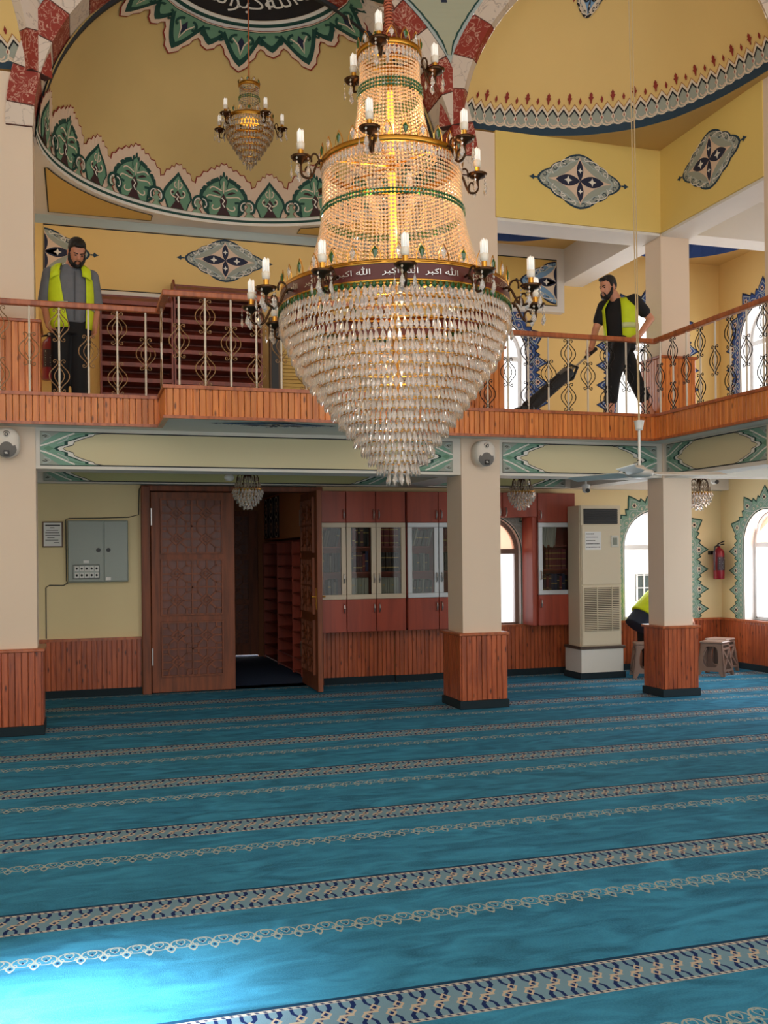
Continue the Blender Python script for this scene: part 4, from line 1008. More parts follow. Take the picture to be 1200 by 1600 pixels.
# vestibule behind the doors
m_vest = mat('brown_vestibule_paint', (150, 96, 62), 0.8, noise=.06)
m_navyc = mat('navy_vestibule_carpet', (24, 52, 92), 0.95, noise=.15, nscale=30)
struct(MB().quad((.4, 11.9, 0), (3.12, 11.9, 0), (3.12, 15.9, 0), (.4, 15.9, 0)).build('floor_vestibule', m_navyc), 'navy carpet of the dark entrance vestibule')
struct(MB().box(.3, 3.3, 12.16, 15.9, 2.5, 2.6).build('ceiling_vestibule', m_vest)); struct(MB().box(.3, .4, 12.16, 15.9, 0, 2.5).build('wall_vestibule_left', m_vest)); wvr = struct(MB().box(3.12, 3.22, 12.16, 15.9, 0, 2.5).build('wall_vestibule_right', m_vest))
mb = MB(); wall_open(mb, lambda a, z, d: (a, 15.6 + d, z), .3, 3.3, 0, 2.6, [(1.62, 2.74, 0, 2.30, False)], .1); struct(mb.build('wall_vestibule_back', m_vest), 'brown rear wall of the vestibule')
d4 = leaf('door_4', 1.11, 2.28, .05, 'dark carved outer door at the end of the vestibule', handle=False); d4.location = (1.63, 15.66, .03)
bulk = struct(MB().box(2.84, 3.12, 12.5, 15.6, 1.84, 2.5).build('wall_vestibule_bulkhead', mat('tan_vestibule_paint', (196, 130, 82), .8)), 'tan strip of wall above the shoe rack in the vestibule')
p = Paint(on_x(2.84), ['navy', 'blue', 'white', 'pink', 'maroon'])
V = [14.35, 15.55]
p.strip([(y, 1.86) for y in V], [(y, 2.48) for y in V], 'navy', 0)
for i in range(3):
    for j in range(2):
        c = (14.55 + .42 * i, 2.02 + .3 * j); p.flower(c, .10, 1, 'pink', 'maroon'); p.stroke(arc(c, .15, 0, 2 * pi, 16), .02, 'white', 2)
p.build('painted_flower_strip', bulk)
sr = empty('shoe_rack', (2.95, 13.9, 0)); tag(sr, 'tall brown shoe rack along the vestibule wall', 'shoe rack')
for y in (12.75, 13.30, 14.35, 15.45): MB().box(2.80, 3.10, y, y + .025, 0.0, 1.80).build('divider', m_cab, sr)
for k in range(11): MB().box(2.81, 3.10, 12.775, 15.45, .02 + k * .176, .04 + k * .176).build('shelf', m_cab, sr)
MB().box(3.08, 3.10, 12.75, 15.47, 0, 1.8).build('back_panel', m_cab, sr)
# ------------------------------------------------------------------ bookcases
m_fb = mat('beige_door_frame', (206, 190, 166), .45); m_fg = mat('silver_door_frame', (196, 200, 204), .35, .3); m_dark = mat('cabinet_dark_inside', (60, 30, 24), .7)
YF = 11.55
def pull(x, z, y, parent):
    MB().tube([(x, y, z - .055), (x, y - .03, z - .04), (x, y - .034, z), (x, y - .03, z + .04), (x, y, z + .055)], [.007, .008, .012, .008, .007], 6).build('handle', m_steel, parent)
def bookcase(u0, edges, m_f, label, pulls, lower=True, glassz=(1.06, 1.985), z1=2.365, zb=.665):
    u1 = edges[-1]; root = empty('bookcase', ((u0 + u1) / 2, YF, zb)); tag(root, label, 'cabinet')
    E = [u0] + edges; b = MB()
    b.box(u0, u1, 11.86, 11.885, zb, z1)
    for x in (u0, u1 - .018): b.box(x, x + .018, YF + .02, 11.86, zb, z1)
    for z in (zb, glassz[0] - .01, glassz[1] - .01, z1 - .018): b.box(u0, u1, YF + .02, 11.86, z, z + .018)
    b.build('carcass', m_cab, root)
    for z in (1.37, 1.68): MB().box(u0 + .018, u1 - .018, YF + .07, 11.86, z, z + .015).build('shelf', m_cab, root)
    for i in range(len(edges)):
        a, c = E[i] + .004, E[i + 1] - .004; s = pulls[i]; hx = (c - .03) if s > 0 else (a + .03)
        dr = MB().bbox(a, c, YF, YF + .02, glassz[1] + .006, z1, .003).build('upper_door', m_cab, root); pull(hx, glassz[1] + .10, YF, dr)
        dr = MB().bbox(a, c, YF, YF + .02, zb, glassz[0] - .004, .003).build('lower_door', m_cab, root); pull(hx, glassz[0] - .11, YF, dr)
        g = MB(); w = .058
        for q in ((a, c, glassz[0], glassz[0] + w), (a, c, glassz[1] - w, glassz[1]), (a, a + w, glassz[0] + w, glassz[1] - w), (c - w, c, glassz[0] + w, glassz[1] - w)): g.bbox(q[0], q[1], YF - .008, YF + .02, q[2], q[3], .004)
        gd = g.build('glass_door', m_f, root); MB().box(a + w - .005, c - w + .005, YF + .006, YF + .010, glassz[0] + w - .005, glassz[1] - w + .005).build('pane', m_cabglass, gd)
        pull((c - .03) if s > 0 else (a + .03), glassz[0] + .25, YF - .008, gd)
    return root
bookcase(2.745, [3.10, 3.475, 3.855], m_fb, 'red brown bookcase with three beige framed glass doors', (1, 1, -1))
bookcase(3.875, [4.285, 4.66], m_fg, 'red brown bookcase with silver framed glass doors behind the middle column', (1, -1))
bookcase(5.64, [6.175], m_fg, 'narrow red brown bookcase with one silver framed glass door beside the air conditioner', (-1,))
br = empty('bridge_cabinet', (5.15, YF, 2.06)); tag(br, 'red brown overhead cupboard bridging above the arched window', 'cabinet')
MB().box(4.665, 5.635, YF + .02, 11.885, 2.06, 2.365).build('carcass', m_cab, br)
for a, c in ((4.67, 5.15), (5.155, 5.63)): dr = MB().bbox(a, c, YF, YF + .02, 2.06, 2.365, .003).build('door', m_cab, br); pull(c - .04 if a < 5 else a + .04, 2.12, YF, dr)
MB().bbox(5.575, 5.638, YF + .03, 11.885, .665, 2.06, .003).build('side_panel', m_cab, br)
# books, one object each
m_bk = {k: mat('book_' + k, c, .55, rnd=.1) for k, c in dict(red=(120, 26, 30), wine=(78, 20, 34), black=(26, 24, 26), navy=(34, 34, 74), ivory=(164, 156, 138), grey=(82, 78, 72), green=(48, 72, 60), sand=(104, 92, 72)).items()}
m_gilt = mat('gilt_spine_band', (206, 168, 92), .4, .6)
BOOKM = {}
def book_mesh(col, w, h, d, bands):
    key = (col, w, h, d, bands)
    if key in BOOKM: return BOOKM[key]
    a = MB().bbox(-w / 2, w / 2, 0, d, 0, h, .002)
    me = bpy.data.meshes.new('cover'); me.from_pydata(a.v, [], a.f); me.materials.append(m_bk[col]); me.update()
    m2 = []
    for t in bands:
        b = MB().box(-w / 2 - .0006, w / 2 + .0006, -.0012, .01, h * t, h * t + .008); q = bpy.data.meshes.new('spine_band'); q.from_pydata(b.v, [], b.f); q.materials.append(m_gilt); q.update(); m2.append(q)
    BOOKM[key] = (me, m2); return BOOKM[key]
ORD = 'first second third fourth fifth sixth seventh eighth ninth tenth eleventh twelfth thirteenth fourteenth fifteenth sixteenth'.split()
CN = dict(red='red', wine='dark wine red', black='black', navy='navy', ivory='ivory', grey='grey', green='grey green', sand='sand coloured')
def book_row(x0, x1, z, spec, where, lean=0.0):
    x = x0; i = 0
    while True:
        col, w, h, bands = random.choice(spec)
        if x + w > x1: break
        me, m2 = book_mesh(col, w, h, .17, bands)
        o = bpy.data.objects.new('book', me); COL.objects.link(o); o.location = (x + w / 2, YF + .085 + random.uniform(0, .026), z + .001)
        tag(o, '%s %sbook, %s on the %s' % (CN[col], 'leaning ' if lean else '', ORD[min(i, 15)], where), 'book', 'books on the ' + where)
        if lean: o.rotation_euler = (0, lean, 0)
        for q in m2: q = bpy.data.objects.new('spine_band', q); COL.objects.link(q); q.parent = o
        x += w + .003; i += 1
R = [('red', .034, .25, (.15, .5, .8))]; K = [('black', .030, .235, (.2, .7)), ('black', .030, .235, (.2, .7))]; I = [('ivory', .026, .24, ()), ('ivory', .026, .24, (.6,))]
MX = [('wine', .036, .24, (.2, .8)), ('navy', .04, .25, (.5,)), ('black', .03, .23, (.7,)), ('red', .03, .22, (.3,))]; G = [('grey', .028, .22, (.6,)), ('sand', .024, .2, ()), ('black', .03, .23, ())]; GR = [('green', .024, .21, ()), ('ivory', .02, .22, ()), ('grey', .026, .2, (.5,))]
Zs = (1.072, 1.388, 1.698)
for (x0, x1, z, sp, wh, ln) in [
    (2.83, 3.03, Zs[2], G, 'top shelf behind the leftmost beige glass door', 0.22),
    (2.82, 3.05, Zs[1], G, 'middle shelf behind the leftmost beige glass door', 0),
    (2.9, 3.05, Zs[0], G, 'bottom shelf behind the leftmost beige glass door', 0),
    (3.16, 3.42, Zs[2], MX, 'top shelf behind the second beige glass door', 0),
    (3.15, 3.43, Zs[1], MX, 'middle shelf behind the second beige glass door', 0),
    (3.15, 3.43, Zs[0], I, 'bottom shelf behind the second beige glass door', 0),
    (3.53, 3.81, Zs[2], R, 'top shelf behind the third beige glass door', 0),
    (3.53, 3.81, Zs[1], K, 'middle shelf behind the third beige glass door', 0),
    (3.53, 3.81, Zs[0], I, 'bottom shelf behind the third beige glass door', 0),
    (3.95, 4.2, Zs[2], GR, 'top shelf behind the first silver glass door', 0.25),
    (3.93, 4.22, Zs[1], GR, 'middle shelf behind the first silver glass door', 0),
    (3.95, 4.22, Zs[0], GR, 'bottom shelf behind the first silver glass door', 0.12),
    (4.34, 4.6, Zs[2], MX, 'top shelf behind the second silver glass door', 0),
    (4.34, 4.6, Zs[1], G, 'middle shelf behind the second silver glass door', 0),
    (5.72, 6.1, Zs[0], MX, 'bottom shelf of the narrow bookcase', 0),
    (5.8, 6.1, Zs[1], R, 'middle shelf of the narrow bookcase', 0),]:
    book_row(x0, x1, z, sp, wh, ln)
# folded cloth hanging inside the narrow bookcase
cl = MB(); n = 18
for i in range(n + 1):
    x = 5.72 + .20 * i / n; y = YF + .075 + .012 * sin(i * 1.7); cl.v += [(x + .02, y, 1.94), (x - .015 * cos(i), y - .004, 1.66 + .05 * sin(i * .9) ** 2)]
for i in range(n): cl.f.append((2 * i, 2 * i + 2, 2 * i + 3, 2 * i + 1)); cl.m.append(0)
o = cl.build('hanging_cloth', mat('pale_grey_cloth', (196, 184, 170), .9)); sm = o.modifiers.new('thickness', 'SOLIDIFY'); sm.thickness = .006
tag(o, 'pale folded cloth hanging inside the narrow glass bookcase', 'cloth')
# ------------------------------------------------------------------ floor standing air conditioner on its pedestal
m_ac = mat('aged_ivory_plastic', (214, 200, 172), .5); m_acw = mat('white_pedestal_paint', (222, 218, 208), .5)
ac = empty('air_conditioner', (6.355, 11.38, .41)); tag(ac, 'tall ivory floor standing air conditioner beside the narrow bookcase', 'air conditioner')
x0, x1, y0, y1, z0, z1 = 6.055, 6.64, 11.2, 11.53, .41, 2.19
b = MB(); b.box(x0, x1, y0 + .03, y1, z0, z1); b.prism([(x0 + .01, z0), (x1 - .01, z0), (x1 - .01, z1), (x0 + .01, z1)], lambda a, c, d: (a, d, c), y0 + .005, y0 + .03); b.build('body', m_ac, ac)
MB().bbox(x0 + .05, x1 - .05, y0 - .003, y0 + .03, 1.955, 2.15, .006).build('air_outlet', m_black, ac)
for k in range(7): MB().bbox(x0 + .055, x1 - .055, y0 - .014, y0 + .002, 1.968 + k * .026, 1.976 + k * .026, .002).build('outlet_louvre', mat('charcoal_plastic', (44, 42, 42), .5), ac)
MB().bbox(x0 + .02, x1 - .02, y0 - .006, y0 + .01, 1.19, 1.945, .004).build('upper_panel', m_ac, ac); MB().bbox(x0 + .02, x1 - .02, y0 - .006, y0 + .01, .42, 1.18, .004).build('lower_panel', m_ac, ac)
MB().box(x0 + .05, x1 - .045, y0 - .008, y0 - .004, .60, 1.15).build('intake_recess', mat('dark_tan_recess', (96, 78, 60), .7), ac)
for k in range(24): MB().bbox(x0 + .045, x1 - .04, y0 - .022, y0 - .007, .605 + k * .0228, .616 + k * .0228, .002).build('intake_slat', m_ac, ac)
for x in (x0 + .22, x0 + .43): MB().box(x, x + .008, y0 - .024, y0 - .007, .60, 1.155).build('grille_rib', m_ac, ac)
MB().bbox(x0 + .43, x0 + .54, y0 - .014, y0 - .004, 1.66, 1.81, .004).build('control_panel', mat('pale_grey_plastic', (206, 204, 190), .5), ac); MB().box(x0 + .455, x0 + .515, y0 - .017, y0 - .012, 1.69, 1.78).build('display', mat('dim_green_display', (112, 116, 96), .3), ac)
pp = MB().box(x0 + .065, x0 + .29, y0 - .009, y0 - .006, 1.63, 1.86).build('paper_notice', mat('white_paper', (232, 230, 226), .8)); tag(pp, 'white paper notice taped to the air conditioner', 'notice')
P = Paint(lambda a, c, h: (a, y0 - .009 - h, c), ['black'], .001, .001)
for k, (L, hh) in enumerate(((.10, .012), (.15, .010), (.12, .010), (.19, .012), (.19, .012))):
    x = x0 + .08
    while x < x0 + .08 + L: w = random.uniform(.008, .022); P.poly([(x, 1.825 - k * .042), (x + w, 1.825 - k * .042), (x + w, 1.825 - k * .042 + hh), (x, 1.825 - k * .042 + hh)], 'black'); x += w + .006
P.build('print', pp)
pe = empty('pedestal', (6.355, 11.38, 0)); tag(pe, 'white painted pedestal under the air conditioner', 'pedestal')
MB().bbox(x0 - .005, x1 + .01, y0 - .01, 11.62, .075, .375, .004).build('box', m_acw, pe); MB().bbox(x0 - .03, x1 + .03, y0 - .03, 11.62, .375, .41, .006).build('top', mat('dark_brown_board', (74, 58, 48), .5), pe); MB().bbox(x0 - .03, x1 + .03, y0 - .035, 11.62, 0, .08, .005).build('skirting', m_plinth, pe)
# ------------------------------------------------------------------ electrical box, framed notice, cable
m_eb = mat('grey_green_enamel', (150, 158, 148), .4)
eb = empty('electrical_box', (.235, 11.87, 1.31)); tag(eb, 'grey metal electrical box with two doors on the ochre wall', 'electrical box')
MB().bbox(-.10, .565, 11.80, 11.90, 1.315, 2.02, .006).build('housing', m_eb, eb)
for a, c, hx in ((-.092, .285, .235), (.300, .556, .345)):
    dr = MB().bbox(a, c, 11.785, 11.80, 1.325, 2.012, .004).build('door', m_eb, eb); MB().cyl((hx, 11.785, 1.68), (hx, 11.765, 1.68), .024, n=12).build('knob', m_black, dr)
fp = MB(); fp.bbox(-.045, .245, 11.776, 11.785, 1.35, 1.52, .01); fp = fp.build('switch_panel', mat('grey_switch_panel', (170, 176, 168), .4), eb)
ol = MB(); ol.tube([(-.045, 11.774, 1.36), (-.045, 11.774, 1.51), (.245, 11.774, 1.51), (.245, 11.774, 1.36)], .004, 4, True); ol.build('panel_rim', m_black, fp)
for i in range(5):
    for j in range(2):
        s = MB(); s.bbox(-.025 + i * .054, .02 + i * .054, 11.768, 11.777, 1.365 + j * .076, 1.42 + j * .076, .002); s.cur = 1; s.ball((-.003 + i * .054, 11.766, 1.395 + j * .076), (.012, .006, .014), 8, 5); s.build('switch', [m_wplastic, m_black], fp)
MB().box(.07, .13, 11.782, 11.786, 1.535, 1.565).build('label_plate', m_wplastic, eb); MB().box(.315, .37, 11.782, 11.786, 1.335, 1.37).build('label_plate', m_wplastic, eb)
fn = empty('framed_notice', (-.26, 11.89, 1.72)); tag(fn, 'framed white certificate on the wall left of the electrical box', 'framed notice')
MB().bbox(-.372, -.150, 11.875, 11.9, 1.715, 2.01, .004).build('frame', mat('brown_picture_frame', (110, 82, 60), .5), fn); pg = MB().box(-.357, -.165, 11.872, 11.876, 1.73, 1.995).build('sheet', mat('white_paper', (0, 0, 0)), fn)
P = Paint(lambda a, c, h: (a, 11.872 - h, c), ['line'], .001, .001)
for k, (a, c) in enumerate(((-.34, -.18), (-.29, -.24), (-.33, -.2), (-.34, -.19), (-.34, -.18), (-.32, -.24), (-.34, -.2), (-.25, -.19))): P.stroke([(a, 1.965 - k * .028), (c, 1.965 - k * .028)], .007 if k else .014, 'line')
P.build('print', pg)
cb = MB(); cb.tube([(-.34, 11.89, .68), (-.34, 11.89, 1.26), (-.30, 11.885, 1.285), (-.15, 11.885, 1.28), (-.1, 11.885, 1.31), (-.115, 11.87, 1.33), (-.118, 11.87, 2.03), (-.08, 11.87, 2.045), (.25, 11.88, 2.05), (.58, 11.88, 2.06), (.69, 11.885, 2.09), (.70, 11.885, 2.38), (.72, 11.81, 2.432), (2.8, 11.81, 2.434)], .006, 5)
tag(cb.build('cable', mat('grey_black_cable', (70, 66, 60), .6)), 'thin dark cable run around the electrical box and over the doors', 'cable')
# ------------------------------------------------------------------ plastic stools
m_st = mat('taupe_plastic', (150, 122, 108), .4)
def stool(loc, rot, label):
    root = empty('stool'); tag(root, label, 'stool', 'plastic stools along the wall')
    h, a, b = .44, .135, .185
    top = MB(); top.bbox(-a - .015, a + .015, -a - .015, a + .015, h - .03, h, .012); s = top.build('seat', m_st, root)
    for k in range(4):
        R = Matrix.Rotation(k * pi / 2, 3, 'Z')
        def f(x, z, d, R=R): t = 1 - z / h; w = a + (b - a) * t; return tuple(R @ Vector((x * w, -(w - d), z)))
        sd = MB(); th = .014
        if k % 2 == 0:      # oval opening
            out = [(-1, 0), (-.72, 0), (-.55, .06), (.55, .06), (.72, 0), (1, 0), (1, h - .02), (-1, h - .02)]
            hole = [(.62 * (abs(cos(t)) ** .6) * (1 if cos(t) > 0 else -1), .245 + .135 * (abs(sin(t)) ** .7) * (1 if sin(t) > 0 else -1)) for t in [2 * pi * i / 24 for i in range(24)]]
            ring = []
            for (hx, hz) in hole:
                ax, az = hx, hz - .245; k1 = min((1 / abs(ax)) if abs(ax) > 1e-6 else 9, ((h - .02 - .245) / az) if az > 1e-6 else 9, (.185 / -az) if az < -1e-6 else 9); ring.append((ax * k1, .245 + az * k1))
            n = len(hole)
            for d in (0, th): sd.add([f(x, z, d) for x, z in hole] + [f(x, z, d) for x, z in ring], [(i, (i + 1) % n, (i + 1) % n + n, i + n) for i in range(n)])
            sd.add([f(x, z, 0) for x, z in hole] + [f(x, z, th) for x, z in hole], [(i, (i + 1) % n, (i + 1) % n + n, i + n) for i in range(n)])
            for sx in (-1, 1): sd.prism([(sx * 1, 0), (sx * .74, 0), (sx * .6, .06), (sx * 1, .06)], f, 0, th)
        else:               # crossed struts
            def bar(p, q, w=.09):
                d = Vector((q[0] - p[0], (q[1] - p[1]) * 6)); n = Vector((-d.y, d.x)).normalized() * w; sd.prism([(p[0] + n.x, p[1] + n.y / 6), (p[0] - n.x, p[1] - n.y / 6), (q[0] - n.x, q[1] - n.y / 6), (q[0] + n.x, q[1] + n.y / 6)], f, 0, th)
            for sx in (-1, 1): sd.prism([(sx, 0), (sx * .76, 0), (sx * .76, h - .02), (sx, h - .02)], f, 0, th)
            bar((-.8, .08), (.8, .34)); bar((.8, .08), (-.8, .34)); bar((-.8, .345), (.8, .345), .07); bar((-.8, .07), (.8, .07), .07); bar((-.8, h - .035), (.8, h - .035), .09)
        sd.build('side_panel', m_st, root)
    root.location = loc; root.rotation_euler = (0, 0, rot)
    return root
stool((6.94, 11.14, 0), radians(-24), 'taupe plastic stool left of the right column'); stool((7.86, 10.98, 0), radians(-55), 'nearer of two taupe plastic stools right of the right column'); stool((8.17, 11.30, 0), radians(-60), 'farther of two taupe plastic stools right of the right column')
# ------------------------------------------------------------------ crystal chandeliers
def crystal_mat(name, tint, trans=0.72, rough=0.05):
    m = mat(name, tint, rough, 0.0, trans=trans, ior=1.55, spec=0.8); return m
m_cry = crystal_mat('clear_crystal', (244, 236, 228)); m_cryw = crystal_mat('champagne_crystal', (255, 214, 168), .3, .18); m_cryg = crystal_mat('green_crystal', (46, 104, 44), .5); m_crys = crystal_mat('smoky_crystal', (196, 180, 160), .5)
m_tube = mat('bulb_white_glass', (246, 240, 230), .35, emit=.25); m_bulbbase = mat('bulb_base_white', (226, 214, 196), .5)
m_maroon = mat('maroon_enamel_band', (84, 26, 24), .4); m_rope = mat('terracotta_cord_sleeve', (176, 92, 62), .8); m_glow = mat('lit_amber_core', (255, 176, 60), .5, emit=1.6)
DROP_V = [(0, 0, 0)] + [(.30 * cos(pi * i / 3), .16 * sin(pi * i / 3), -.28) for i in range(6)] + [(.5 * cos(pi * i / 3), .26 * sin(pi * i / 3), -.66) for i in range(6)] + [(0, 0, -1)]
DROP_F = [(0, 1 + (i + 1) % 6, 1 + i) for i in range(6)] + [(1 + i, 1 + (i + 1) % 6, 7 + (i + 1) % 6, 7 + i) for i in range(6)] + [(7 + i, 7 + (i + 1) % 6, 13) for i in range(6)]
BEAD_V = [(0, 0, .5)] + [(.5 * cos(pi * i / 2), .32 * sin(pi * i / 2), 0) for i in range(4)] + [(0, 0, -.5)]
BEAD_F = [(0, 1 + i, 1 + (i + 1) % 4) for i in range(4)] + [(5, 1 + (i + 1) % 4, 1 + i) for i in range(4)]
def put(mb, V, F, c, a, r, z, w, l, lean=0.0):
    """stamp a crystal at angle a, radius r, height z round centre c"""
    ca, sa = cos(a), sin(a)
    vs = []
    for (x, y, zz) in V:
        X, Y, Z = x * w, y * w, zz * l; Y += Z * lean * -1
        rr = r + Y; vs.append((c[0] + rr * ca - X * sa, c[1] + rr * sa + X * ca, c[2] + z + Z))
    mb.add(vs, F)
def interp(prof, z):
    for (z0, r0), (z1, r1) in zip(prof[:-1], prof[1:]):
        if (z0 >= z >= z1) or (z0 <= z <= z1): return r0 + (r1 - r0) * (z - z0) / (z1 - z0)
    return prof[-1][1]
def cfl(root, base, s=1.0, m_cup=None):
    """energy saving lamp in a candle cup, hung with drops; base is the cup centre"""
    x, y, z = base; lp = MB()
    lp.lathe([(.004, -.03), (.012, -.022), (.02, -.012), (.045, -.004), (.058, .012), (.05, .014), (.018, .004)], (x, y, z), 12)
    cup = lp.build('bobeche', m_dgold, root, True)
    MB().cyl((x, y, z + .004 * s), (x, y, z + .055 * s), .014 * s, n=10).build('candle_sleeve', m_gold, root)
    b = MB(); b.lathe([(.012, .05), (.021, .058), (.023, .085), (.018, .092), (0.0, .092)], (x, y, z), 12)
    for k in range(3):
        a = k * 2 * pi / 3; cx, cy = x + .0125 * cos(a), y + .0125 * sin(a); t = Vector((-sin(a), cos(a), 0)) * .0062
        b.cur = 1; b.tube([(cx - t.x, cy - t.y, z + .088), (cx - t.x, cy - t.y, z + .150), (cx, cy, z + .160), (cx + t.x, cy + t.y, z + .150), (cx + t.x, cy + t.y, z + .088)], .0062, 6)
    b.build('bulb', [m_bulbbase, m_tube], root, True)
    for k in range(5):
        d = MB(); a = k * 2 * pi / 5 + .3; q = .054
        put(d, BEAD_V, BEAD_F, (x, y, z), a, q, -.012, .014, .018); put(d, BEAD_V, BEAD_F, (x, y, z), a, q, -.034, .014, .02); put(d, DROP_V, DROP_F, (x, y, z), a, q, -.045, .03, .062)
        d.build('pendant_drop', m_cry, cup)
def scroll_arm(root, c, a, r0, r1, z0, z1, rad=.007):
    ca, sa = cos(a), sin(a); P = lambda r, z: (c[0] + r * ca, c[1] + r * sa, c[2] + z)
    dr = r1 - r0
    pts = [(P(r, z)) for r, z in bez((r0, z0), (r0 + dr * .45, z0 + .03), (r0 + dr * .35, z0 - .12), (r0 + dr * .8, z0 - .10), 8)] + [P(r, z) for r, z in bez((r0 + dr * .8, z0 - .10), (r1 + .01, z0 - .09), (r1, z1 - .06), (r1, z1 - .02), 6)[1:]]
    m = MB(); m.tube(pts, rad, 6)
    m.tube([P(r, z) for r, z in bez((r0 + dr * .2, z0 - .02), (r0 + dr * .2, z0 + .06), (r0 + dr * .62, z0 + .05), (r0 + dr * .55, z0 - .01), 7)], rad * .8, 5)
    m.tube([P(r, z) for r, z in bez((r0 + dr * .6, z0 - .10), (r0 + dr * .5, z0 - .04), (r0 + dr * .8, z0 - .02), (r0 + dr * .82, z0 - .06), 7)], rad * .8, 5)
    return m.build('scroll_arm', m_dgold, root, True)
def crown(root, c, r, z, n, h, m_ring, band=.022):
    b = MB(); b.lathe([(r - .01, z - band), (r + .006, z - band), (r + .012, z - band * .5), (r + .004, z), (r + .008, z + .008), (r - .01, z + .008)], c, 48); b.build('crown_ring', m_ring, root, True)
    for k in range(n):
        a = 2 * pi * k / n; q = MB(); R2 = r + .006; ca, sa = cos(a), sin(a); P = lambda t, zz: (c[0] + R2 * ca - t * sa, c[1] + R2 * sa + t * ca, c[2] + zz)
        w = min(.028, 2 * pi * r / n * .42)
        q.tube([P(-w, z + .005), P(-w * .95, z + h * .4), P(-w * .4, z + h * .8), P(0, z + h), P(w * .4, z + h * .8), P(w * .95, z + h * .4), P(w, z + .005)], .0028, 4)
        st = q.build('crown_leaf', m_ring, root)
        d = MB(); put(d, [(x, y, -zz) for x, y, zz in DROP_V], [f[::-1] for f in DROP_F], c, a, R2 + .004, z + h * .12, w * 1.1, h * .72); d.build('leaf_crystal', m_cryg if k % 2 else m_cry, st)
CAMDIR = None
def cone_rows(root, c, prof, rows, width, length, limit, m_d, camang, name='crystal_drop'):
    """rows of prisms; the nearest ones become parts, the rest one part of kind stuff"""
    items = []
    ztop, zbot = prof[0][0], prof[-1][0]
    for i in range(rows):
        z = ztop + (zbot - ztop) * i / (rows - 1); r = max(.012, interp(prof, z)); n = max(5, int(2 * pi * r / width))
        for k in range(n):
            a = 2 * pi * (k + .5 * (i % 2)) / n + random.uniform(-.01, .01); items.append((abs((a - camang + pi) % (2 * pi) - pi) - r * .25, i, a, r, z))
    items.sort(); frame = MB()
    for i in range(rows):
        z = ztop + (zbot - ztop) * i / (rows - 1); r = max(.012, interp(prof, z)); frame.lathe([(r + .003, z - .002), (r + .004, z + .003), (r - .003, z + .003), (r - .003, z - .002), (r + .003, z - .002)], c, 40)
    frame.build('row_ring', m_gold, root)
    rest = MB()
    for j, (_, i, a, r, z) in enumerate(items):
        w, l = width * random.uniform(.9, 1.08), length * random.uniform(.92, 1.06)
        if j < limit:
            d = MB(); put(d, DROP_V, DROP_F, c, a, r + .004, z, w, l, .18); d.build(name, m_d, root)
        else: put(rest, DROP_V, DROP_F, c, a, r + .004, z, w, l, .18)
    if rest.v: tag(rest.build('crystal_curtain', m_d, root), kind='stuff')
def strings(root, c, prof, n, dz, size, m_b, greens=(), tuft=None):
    ztop, zbot = prof[0][0], prof[-1][0]; mb = MB(); gr = MB(); k = int((ztop - zbot) / dz)
    for i in range(k + 1):
        z = ztop - i * dz; r = interp(prof, z)
        for j in range(n):
            a = 2 * pi * j / n
            g = any(abs(z - q) < dz * .75 for q in greens)
            put(gr if g else mb, BEAD_V, BEAD_F, c, a, r + (.008 if g else 0), z, size * (1.3 if g else 1.0), dz * (1.1 if g else .86))
    tag(mb.build('bead_curtain', m_b, root), kind='stuff')
    if gr.v: tag(gr.build('green_bead_belt', m_cryg, root), kind='stuff')
CH = Vector((1.73, 5.30, 0.0)); CAMA = atan2(-CH.y, -CH.x)          # direction from the chandelier to the viewer's side of the hall
chd = empty('chandelier', (CH.x, CH.y, 2.03)); tag(chd, 'large tiered crystal chandelier with gold crowns and energy saving bulbs', 'chandelier')
c = (CH.x, CH.y, 0.0)
A = [(4.385, .165), (4.28, .168), (4.18, .172), (4.05, .188), (3.93, .212), (3.80, .25)]; B = [(3.75, .385), (3.62, .388), (3.50, .392), (3.38, .415), (3.24, .455), (3.10, .52)]
C = [(2.955, .632), (2.92, .638), (2.70, .553), (2.557, .447), (2.41, .340), (2.287, .243), (2.143, .135), (2.06, .05)]
strings(chd, c, A, 60, .0205, .0195, m_cryw, (4.17, 4.19)); strings(chd, c, B, 124, .0215, .0215, m_cryw, (3.49, 3.51))
for z, r, n in ((4.385, .175, 44), (3.765, .393, 96)):
    d = MB()
    for k in range(n): put(d, DROP_V, DROP_F, c, 2 * pi * k / n, r, z, .022, .062)
    tag(d.build('fringe_drops', m_cry, chd), kind='stuff')
crown(chd, c, .172, 4.405, 14, .075, m_gold); crown(chd, c, .392, 3.785, 26, .085, m_gold)
# main ring with the enamel band and its lettering
b = MB(); b.lathe([(.60, 2.955), (.648, 2.958), (.652, 2.968), (.646, 2.972)], c, 72); b.lathe([(.628, 3.052), (.642, 3.05), (.634, 3.064), (.60, 3.066)], c, 72); b.build('main_ring', m_gold, chd, True)
b = MB(); b.lathe([(.648, 2.970), (.640, 3.052)], c, 72); band = b.build('enamel_band', m_maroon, chd, True)
tx = text_mesh(EKBER + ' ' + ALLAH + '  ' + EKBER + ' ' + ALLAH + ' ', .062); w1 = max(v[0] for v in tx[0])
for k in range(9):
    a0 = 2 * pi * k / 9 + .12
    MB().add([(c[0] + .655 * cos(a0 + x / .655), c[1] + .655 * sin(a0 + x / .655), 2.995 + y * .62) for x, y, z in tx[0]], tx[1]).build('band_lettering', m_steel, band)
crown(chd, c, .628, 3.066, 34, .09, m_gold)
d = MB(); n = 120
for k in range(n): put(d, DROP_V, DROP_F, c, 2 * pi * k / n, .648, 2.972, .026, .045)
tag(d.build('green_drop_fringe', m_cryg, chd), kind='stuff')
cone_rows(chd, c, C, 18, .029, .074, 300, m_cry, CAMA)
